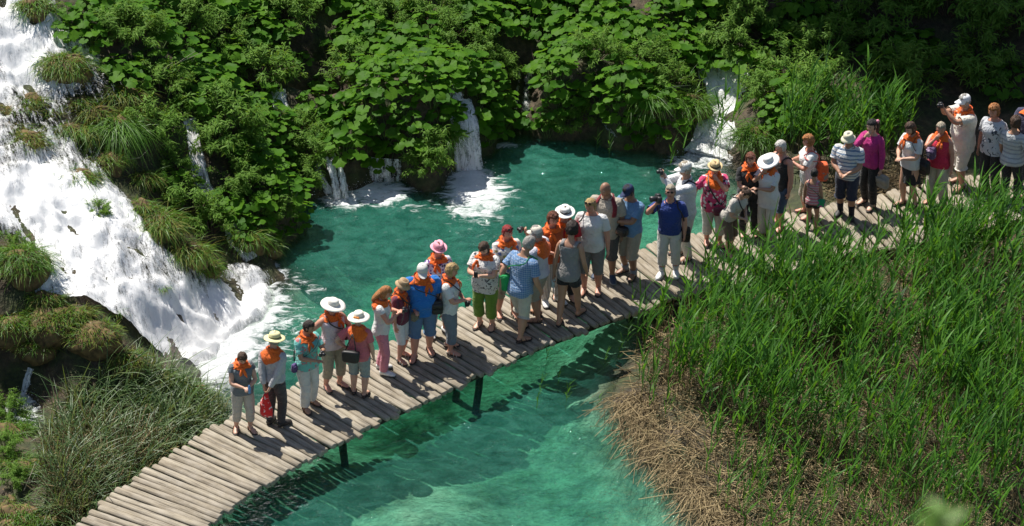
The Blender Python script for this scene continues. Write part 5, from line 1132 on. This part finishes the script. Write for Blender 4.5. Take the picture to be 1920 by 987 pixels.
TUF = [  # px, py, radius x, y, height, blade length, arch, blades, mossy, label
 (122,128,.50,.36,.34,.32,1.5,900,.5,'domed grass tuft standing in the upper white water'),(62,12,.35,.3,.25,.35,1.2,500,.3,'grass tuft at the top edge of the cascade'),
 (55,265,.34,.3,.25,.26,1.2,500,.8,'rusty moss and grass mound in the white water at the left'),(35,200,.36,.2,.14,.2,1.0,350,.9,'brown moss cushion above the rusty mound'),
 (140,330,.42,.3,.2,.3,1.4,700,.4,'grass cushion at the lower middle of the cascade'),(45,500,.45,.4,.42,.36,1.3,1000,.15,'dark green grassy mound at the left edge of the cascade'),
 (225,245,.30,.28,.34,.66,2.0,700,0,'long arching bright grass tuft beside the cascade'),(135,245,.45,.2,.2,.4,1.8,600,.6,'hanging brownish grass curtain in the cascade'),(230,175,.4,.25,.2,.4,1.5,500,.7,'dry grass fringe below the upper cascade'),
 (300,420,.4,.35,.25,.42,1.6,700,.5,'drooping grass at the right edge of the white water'),(345,470,.42,.3,.2,.42,1.6,700,.6,'drooping grass above the foaming foot of the cascade'),(460,445,.35,.28,.2,.36,1.5,500,.4,'grass tuft at the foot of the left trickle'),(380,495,.3,.25,.12,.36,1.5,450,.5,'wet grass fringe at the pool end of the cascade'),
 (100,600,.55,.45,.3,.22,.8,1000,.35,'moss covered tufa hump at the lower left'),(175,625,.45,.4,.25,.2,.8,700,.6,'orange brown moss hump behind the sedge'),(235,672,.35,.3,.2,.22,.9,600,.6,'mossy end of the hump above the sedge'),(70,640,.4,.3,.2,.25,1.0,500,.4,'dark mossy overhang at the lower left fall'),
 (265,330,.3,.2,.15,.35,1.4,400,.6,'dry grass under the dead twig'),(215,580,.14,.1,.08,.2,1.2,150,.4,'tiny grass tuft poking out of the white water'),(300,530,.12,.1,.06,.2,1.2,120,.4,'small grass tuft in the lower white water'),
 (1425,255,.42,.32,.25,.55,1.3,800,0,'bright grass tuft right of the rapids'),(1290,190,.4,.3,.2,.6,1.6,600,0,'arching grass left of the right rapids'),(1220,180,.35,.3,.2,.6,1.6,500,0,'arching grass among the butterbur'),(820,250,.3,.25,.15,.45,1.6,450,.1,'grass hanging left of the middle fall'),
 (30,935,.5,.4,.05,.2,.9,500,.1,'low grass on the gravel at the lower left corner'),(500,455,.25,.2,.15,.3,1.4,300,.4,'grass at the pool corner under the left mound'),(510,215,.2,.2,.2,.25,1.2,250,.8,'mossy stone beside the small upper fall'),(1400,300,.3,.25,.1,.5,1.2,450,.1,'grass by the water behind the black haired couple'),
 (200,300,.3,.25,.2,.3,1.2,400,.5,'ragged tuft between the cushion and the long grass'),(250,215,.3,.25,.2,.3,1.2,400,.6,'ragged dry tuft above the long grass'),(90,205,.2,.15,.1,.2,1.0,200,.7,'small brown tuft left of the dry fringe'),(100,300,.2,.15,.12,.2,1.0,200,.5,'small tuft between the rusty mound and the cushion'),(260,385,.3,.22,.15,.3,1.2,400,.4,'ragged tuft at the right edge of the middle cascade'),(420,395,.25,.2,.12,.25,1.2,300,.5,'small grass beside the left trickle'),(60,185,.28,.2,.14,.24,1.0,350,.8,'ochre moss clump under the upper white water'),(25,235,.25,.2,.12,.22,1.0,300,.9,'ochre moss clump at the left edge above the rusty mound'),(150,185,.25,.2,.12,.26,1.1,300,.7,'ochre tuft below the domed grass tuft'),(18,800,.4,.3,.12,.3,1.0,600,0,'green grass at the left edge below the small fall'),(40,865,.45,.3,.1,.28,1.0,650,.1,'green grass beside the sedge at the lower left'),(70,960,.35,.25,.06,.22,.9,450,.2,'short grass at the bottom edge beside the sedge'),(12,985,.4,.3,.08,.26,.9,500,.1,'green grass in the bottom left corner'),(20,610,.4,.3,.25,.3,1.2,500,.4,'grass over the lower left rock'),(300,705,.3,.2,.15,.3,1.2,400,.3,'grass between the sedge and the white water'),(352,725,.3,.2,.12,.35,1.2,400,.1,'grass at the edge of the foam behind the sedge'),(140,585,.35,.2,.15,.25,1.0,450,.7,'mossy rim between the hump and the white water'),(85,555,.3,.2,.15,.25,1.0,400,.5,'grassy rim above the moss hump'),(180,210,.3,.2,.18,.3,1.3,350,.8,'brown tuft in the middle of the cascade')]
TUF = [x for x in TUF if 'couple' not in x[-1]]
for i, (a, b_, rx, ry, hh, L, arch, n, mossy, lab) in enumerate(TUF):
    h = hit(a, b_+10)[0]; root = empty('grass_tuft', h, 0); tag(root, lab, 'grass tuft', 'grass tufts and moss humps at the falls')
    b = MB(); b.ball((0, 0, -.05), (rx*1.02, ry*1.02, hh+.04), 18, 10); b.rough(.10, 4, i); b.rough(.04, 13, i); b.build('mound', m_rock, root)
    V, Fa, tip = tuft_arrays(200+i, n, L, arch, 1.1, (rx*1.05, ry*1.05, hh)); nm = int(n*mossy*.75)
    fm_ = np.zeros(len(Fa), int); fm_[:nm*8] = 1
    o = npobj('blade', V, Fa, [m_grass, m_moss], root, mi=fm_, attrs={'tipf': tip}); tag(o, kind='stuff')

# ---- reeds
def reed_parts(seed):
    r = np.random.default_rng(seed); h = 1.0; nl = r.integers(7, 11); lean = r.normal(0, .05, 2)+np.array([.09, 0])
    st = lambda u: np.array([lean[0]*u*u, lean[1]*u*u, u]); n = 5; V = []; F = []
    for i in range(n+1):
        u = i/n; p = st(u)
        for k in range(3): a = 2*PI*k/3; V.append(p+np.array([math.cos(a), math.sin(a), 0])*.0042*(1-.65*u))
    for i in range(n):
        for k in range(3): F.append((i*3+k, i*3+(k+1) % 3, i*3+3+(k+1) % 3, i*3+3+k))
    leaves = []
    for i in range(nl):
        u = .42+.58*(i+.3)/nl; a = i*2.6+r.uniform(-.5, .5); up = 2.1+1.4*(u-.4)
        hd = np.array([math.cos(a)*.48+.36, math.sin(a)*.48, up*r.uniform(.75, 1.3)]); hd /= np.linalg.norm(hd); nv = np.array([-hd[0]*hd[2]+r.normal(0, .25), -hd[1]*hd[2]+r.normal(0, .25)-.05, 1-hd[2]**2+.15])
        leaves.append((st(u), frames(nv[None], hd[None])[0], r.uniform(.23, .36)*(1.15-.35*abs(u-.65)), r.integers(0, 4)))
    return np.array(V), np.array(F), leaves
RL = [strip(4, .0095+.0015*i, 1.0, a, .25, 1.7) for i, a in enumerate((.08, .18, .32, .7))]
REED = [reed_parts(300+i) for i in range(10)]
rl_mesh = [npmesh('leaf', T*np.array([1/.32, 1, 1]), F, [m_reed]) for T, F in RL]
rs_mesh = [npmesh('reed', V, F, [m_rstem], attrs={'tipf': V[:, 2]}) for V, F, _ in REED]
def poly_pts(poly, n, yw=None):
    p = np.array(poly, float); x0, y0 = p.min(0); x1, y1 = p.max(0); out = []; k = 0
    while k < n:
        x = RNG.uniform(x0, x1, 4000); y = RNG.uniform(y0, y1, 4000); m = inpoly(x, y, poly); h = hit(x[m], y[m]); out.append(h); k += len(h)
    return np.concatenate(out)[:n]
DENSE = [(1195,670),(1215,640),(1300,582),(1400,556),(1500,530),(1700,486),(1940,440),(1940,1120),(1830,1120),(1740,1010),(1560,900),(1380,810),(1260,745)]
THIN = [(1195,650),(1240,610),(1300,730),(1450,770),(1640,860),(1780,980),(1830,1120),(1420,1080),(1330,960),(1260,860),(1180,770)]
BACK = [(1440,320),(1500,215),(1600,225),(1700,290),(1680,335),(1560,350)]
BACK2 = [(1600,250),(1720,260),(1840,250),(1700,330)]
WATERR = [(1050,640),(1190,640),(1200,730),(1100,800),(1000,760)]
dens_pts = np.r_[poly_pts(DENSE, 2500), poly_pts(THIN, 900)]; dX, dY = proj(dens_pts); dn_ = vnoise(dens_pts[:, 0], dens_pts[:, 1], .8, 77, 3); nn = len(dens_pts); dens_pts = dens_pts[inpoly(dX+RNG.normal(0, 55, nn)+dn_*60, dY+RNG.normal(0, 40, nn)+dn_*50, DENSE) & (RNG.uniform(0, 1, nn) < np.clip(.80-(dY-560)/700+dn_*.9, .16, 1))]; ND = len(dens_pts)
reeds = np.r_[dens_pts, poly_pts(THIN, 230), poly_pts(BACK, 95), poly_pts(BACK2, 6)]
rh = RNG.uniform(1.0, 1.55, len(reeds)); rh[ND:ND+230] = RNG.uniform(.5, 1.25, 230); rh[ND+230:] = RNG.uniform(.95, 1.5, len(reeds)-ND-230)
wr_ = np.array([px(*q, 0.0) for q in ((1005,775),(1012,742),(1022,700),(1045,730),(1060,765),(1130,700),(1155,690),(1175,660),(1185,610),(1120,775),(1255,330),(1278,318),(1340,300),(1348,305),(1365,300),(1372,290),(1335,310),(1118,290),(1142,300),(1392,300))])
reeds = np.r_[reeds, wr_+np.array([0, 0, -.15])]; rh = np.r_[rh, [.55,.5,.6,.5,.6,.6,.7,.8,.9,.5,.9,1.2,1.35,1.6,1.9,1.3,1.1,.6,.65,.8]]
bx, by = proj(reeds); order = np.argsort(-np.where(by < 1060, by, -9)); single = set(order[:278]) | set(range(len(reeds)-20, len(reeds)))
ph = RNG.uniform(-.5, .5, len(reeds)); RV = []; RF = []; RM = []; RT = []; vo = 0
rlab = 'green reed stalk in the reed bed'
for i, (p, h) in enumerate(zip(reeds, rh)):
    V, F, leaves = REED[i % 10]; c, s = math.cos(ph[i]), math.sin(ph[i]); Mz = np.array([[c, -s, 0], [s, c, 0], [0, 0, 1]])
    if i in single:
        o = bpy.data.objects.new('reed', rs_mesh[i % 10]); COL.objects.link(o); o.location = p; o.rotation_euler = (0, 0, ph[i]); o.scale = (h,)*3
        tag(o, ('tall ' if h > 1.2 else 'shorter ')+rlab+where((bx[i]-1560)/400, (by[i]-760)/300) if i < len(reeds)-20 else 'lone reed standing in the pool' if by[i] > 450 else 'tall reed standing in the water at the right rapids', 'reed', 'reeds')
        for q, M, L, k in leaves:
            l = bpy.data.objects.new('leaf', rl_mesh[k]); link(l, o); l.matrix_local = Matrix.Translation(q) @ Matrix((M*L).tolist()).to_4x4()
    else:
        Vs = (V*h) @ Mz.T + p; RV.append(Vs); RF.append(F+vo); RM.append(np.zeros(len(F), int)); RT.append(V[:, 2]); vo += len(V)
        for q, M, L, k in leaves:
            T, Fl = RL[k]; Vl = ((T*np.array([1/.32, 1, 1])*L) @ M.T+q)*h @ Mz.T+p; RV.append(Vl); RF.append(Fl+vo); RM.append(np.ones(len(Fl), int)); RT.append(np.ones(len(T))); vo += len(T)
o = npobj('reed_bed', np.concatenate(RV), np.concatenate(RF), [m_rstem, m_reed], mi=np.concatenate(RM), attrs={'tipf': np.concatenate(RT)}); tag(o, kind='stuff')
# dead straw on the reed bed
def straws(P, az, el, L, rad):
    n = len(P); d = np.stack([np.cos(az)*np.cos(el), np.sin(az)*np.cos(el), np.sin(el)], 1); T = np.array([(math.cos(2*PI*k/3), math.sin(2*PI*k/3), z) for z in (0, .5, 1) for k in range(3)], float)
    F = np.array([(i*3+k, i*3+(k+1) % 3, i*3+3+(k+1) % 3, i*3+3+k) for i in (0, 1) for k in range(3)]); M = frames(d, np.tile([.3, .5, .81], (n, 1))); S = np.stack([rad, rad, L], 1)
    V, Fa = scatter(T, F, M*S[:, None, :], P); V = V.reshape(n, 9, 3); V[:, 3:6] += RNG.normal(0, .02, (n, 1, 3)); return V.reshape(-1, 3), Fa
MAT = [(1215,640),(1265,590),(1330,560),(1500,515),(1940,425),(1940,1100),(1400,1100),(1350,985),(1300,920),(1222,850),(1180,775)]
A1 = poly_pts(MAT, 5500); A2 = poly_pts(THIN, 1500); edge = [(1165,745),(1158,770),(1185,815),(1215,860),(1250,900),(1285,930),(1320,965),(1350,1000),(1195,690)]
ii = RNG.integers(0, len(edge)-2, 900); uu = RNG.uniform(0, 1, 900); E = np.array([px(edge[i][0]*(1-u)+edge[i+1][0]*u+RNG.normal(30, 24), edge[i][1]*(1-u)+edge[i+1][1]*u-RNG.uniform(0, 22), .22) for i, u in zip(ii, uu)])
A = np.r_[A1, A2]; A[:, 2] += RNG.uniform(0, .13, len(A)); n = len(A)
V1, F1 = straws(A, RNG.normal(2.8, 1.5, n), RNG.normal(.06, .22, n), RNG.uniform(.12, .6, n), RNG.uniform(.003, .0085, n))
V2, F2 = straws(E, RNG.normal(-1.9, .7, 900), RNG.normal(-.45, .25, 900), RNG.uniform(.3, .8, 900), RNG.uniform(.003, .0075, 900))
SD = np.r_[poly_pts(DENSE, 2000), poly_pts(THIN, 350)]; n3_ = len(SD); V3, F3 = straws(SD, RNG.normal(0, 1.3, n3_), RNG.normal(1.3, .17, n3_), RNG.uniform(.3, .9, n3_), RNG.uniform(.0028, .005, n3_))
BK = poly_pts([(1500,330),(1600,330),(1720,300),(1750,340),(1640,385),(1560,400)], 700); BK[:, 2] += RNG.uniform(0, .12, 700); V4, F4 = straws(BK, RNG.normal(.3, .8, 700), RNG.normal(.15, .25, 700), RNG.uniform(.2, .6, 700), RNG.uniform(.0025, .005, 700))
o = npobj('dead_reeds', np.r_[V1, V2, V3, V4], np.r_[F1, F2+len(V1), F3+len(V1)+len(V2), F4+len(V1)+len(V2)+len(V3)], [m_straw]); tag(o, kind='stuff')

# ---- sedge at the lower left of the walkway
SED = [(75,850),(130,750),(200,700),(290,690),(360,735),(425,780),(440,800),(360,835),(290,890),(200,970),(150,1010),(95,960)]
n = 4000; P = poly_pts(SED, n); a = RNG.uniform(0, 2*PI, n); nz = vnoise(P[:, 0], P[:, 1], 2.2, 55, 2); T, F = strip(5, .0125, 1.0, .85, .25, 1.8)
hd = nrmz(np.stack([np.cos(a)*.42+.12, np.sin(a)*.42, np.ones(n)*1.25+nz*.2], 1)+RNG.normal(0, .24, (n, 3))); nv = nrmz(np.array([0, 0, .4])-hd*np.array([1, 1, 0])+RNG.normal(0, .25, (n, 3)))
ln = RNG.uniform(.3, 1.15, n)*(1+.35*nz); V, Fa = scatter(T, F, frames(nv, hd)*np.stack([np.ones(n), ln, ln], 1)[:, None, :], P-np.array([0, 0, .05]))
o = npobj('sedge', V, Fa, [m_sedge], attrs={'tipf': np.tile(np.repeat(np.linspace(0, 1, 6), 3), n)*RNG.uniform(.5, 1.6, n).repeat(18)}); tag(o, kind='stuff')
P = poly_pts([(75,850),(150,800),(260,800),(330,850),(200,970),(150,1010),(95,960)], 900); V, Fa = straws(P, RNG.uniform(0, 6.3, 900), RNG.normal(1.05, .25, 900), RNG.uniform(.25, .6, 900), RNG.uniform(.003, .006, 900))
o = npobj('dead_sedge', V, Fa, [m_straw], smooth=True); tag(o, kind='stuff')

# ---- bare dead branches
def branch(pix, z, lab, rad):
    P = [px(a, b_, z0) for (a, b_), z0 in zip(pix, z)]; b = MB(); c = np.array(P[0]); Q = [tuple(p-c) for p in P]; b.tube(Q, list(np.linspace(rad, rad*.35, len(Q))), 6)
    root = b.build('dead_branch', plain('bleached_wood', (.34, .29, .22), .85)); root.location = c; tag(root, lab, 'branch')
    for i in range(1, len(Q)-1):
        t = MB(); d = Vector(Q[i+1])-Vector(Q[i-1]); e = Vector(Q[i])+d*.35+Vector((random.uniform(-.05, .1), random.uniform(-.1, .1), random.uniform(.02, .16))); t.tube([Q[i], tuple(e)], [rad*.5, rad*.2], 5); t.build('twig', plain('bleached_wood', (.34, .29, .22), .85), root)
branch([(242,160),(285,142),(330,120),(378,99)], (2.5, 2.6, 2.65, 2.6), 'long bare dead branch lying over the shrubs beside the cascade', .012)
branch([(208,306),(240,299),(262,296),(278,281)], (1.85, 1.9, 1.95, 2.0), 'short bare twig under the long arching grass', .012)
branch([(45,920),(58,890),(66,868)], (.2, .35, .5), 'pale broken stalk at the edge of the sedge', .008)

# ---- tall trees of the wood behind, casting the shade at the upper right
def crown_mesh(seed, rad, nl):
    r = np.random.default_rng(seed); nb = 26; c = nrmz(r.normal(0, 1, (nb, 3)))*r.uniform(.35, .85, (nb, 1))*rad*np.array([1, 1, .75]); k = r.integers(0, nb, nl); P = c[k]+r.normal(0, rad*.2, (nl, 3))
    T, F = strip(1, .5, 1.0, .3, .2, 2.0); T[:, 0] *= .8; T = np.array([(0, 0, 0), (.42, .45, -.06), (0, 1, -.1), (-.42, .45, -.06)]); F = np.array([(0, 1, 2, 3)])
    hd = nrmz(r.normal(0, 1, (nl, 3))+np.array([0, 0, -.3])); nv = nrmz(np.array([0, 0, 1.0])+r.normal(0, .5, (nl, 3))); V, Fa = scatter(T, F, frames(nv, hd)*r.uniform(.14, .26, nl)[:, None, None], P)
    return npmesh('crown', V, Fa, [m_leaf]), c
CR = [crown_mesh(500+i, 2.1, 5200) for i in range(3)]
m_bark = plain('bark', (.09, .07, .05), .95, var=.5, scale=14, bump=.9)
TG = [(1420,-75,.75),(1530,-35,.85),(1610,-50,.9),(1730,10,1.0),(1800,30,1.05),(1950,20,1.0),(1620,-130,1.1),(1750,-110,1.1),(1920,-100,1.1),(2080,60,1.1),(1480,-110,.8),(1700,105,.62),(1850,95,.66),(1960,110,.7),(1540,-230,1.1),(1720,-260,1.2),(1900,-260,1.2),(2100,-100,1.2),(2150,150,1.1),(1820,-30,1.0),(1820,255,.5),(1905,240,.52),(1745,240,.48),(1785,175,.6)]
for i, (a, b_, s) in enumerate(TG):
    g0 = hit(a, b_)[0]; hh = 8.0+.6*(i % 3); c = Vector(g0)+SUND*((hh)/SUND.z); cm, cc = CR[i % 3]
    gz = float(hz(c.x, c.y))+max(0, c.y-GY1)*.28; base = Vector((c.x+.3, c.y+.4, gz)); root = empty('beech_tree', base); tag(root, 'tall leafy tree of the dark wood behind the upper right slope', 'tree', 'trees of the wood behind')
    o = link(bpy.data.objects.new('crown', cm), root); o.location = c-base; o.scale = (s,)*3; o.rotation_euler.z = i*1.3
    b = MB(); hc = c-base; b.tube([(0, 0, -.3), (.05, 0, hc.z*.35), (hc.x*.6, hc.y*.6, hc.z*.75), tuple(hc)], [.24, .2, .15, .07], 10)
    for q in cc[:9]: e = hc+Vector(q)*s; m0 = Vector((hc.x*.6, hc.y*.6, hc.z*.78)); b.tube([tuple(m0), tuple(m0.lerp(e, .5)+Vector((0, 0, -.1))), tuple(e)], [.07, .045, .02], 6)
    b.rough(.03, 3, i); b.build('trunk', m_bark, root)

# ---- leafy sprig close to the viewpoint, out of focus at the lower right
d = FWD+RGT*((1765-960)/FPX)-UPV*((985-493.5)/FPX); d = d/np.linalg.norm(d); sp0 = Vector(CAM+d*4.2)
root = empty('leafy_sprig', sp0-Vector((0, 0, .10))); tag(root, 'pale green leafy sprig close to the viewer, blurred at the lower right corner', 'sprig')
b = MB(); b.tube([(.03, .01, -.25), (.01, 0, -.02), (0, 0, .08), (-.004, 0, .115)], [.0022, .0018, .0014, .0008], 6); b.build('stem', m_stalk, root)
T, F = strip(5, .26, 1.0, .5, .2, 2.2); sm = npmesh('leaf', T, F, [leafmat('young_leaf', (.10, .21, .035), (.16, .29, .06), .35, .5)])
for k, (z, a, L, up) in enumerate([(.112, 1.9, .030, 1.3), (.105, .4, .034, .7), (.10, 2.9, .034, .6), (.088, -.2, .04, .2), (.085, 3.4, .042, .25), (.07, 1.0, .04, .2), (.06, -.5, .042, 0), (.055, 3.9, .042, 0)]):
    o = link(bpy.data.objects.new('leaf', sm), root); hd = np.array([math.cos(a), .3*math.sin(a), up]); hd /= np.linalg.norm(hd); nv = np.array([-hd[0]*hd[2], -.5, 1.0]); o.matrix_local = Matrix.Translation((0, 0, z)) @ Matrix((frames(nv[None], hd[None])[0]*L).tolist()).to_4x4()
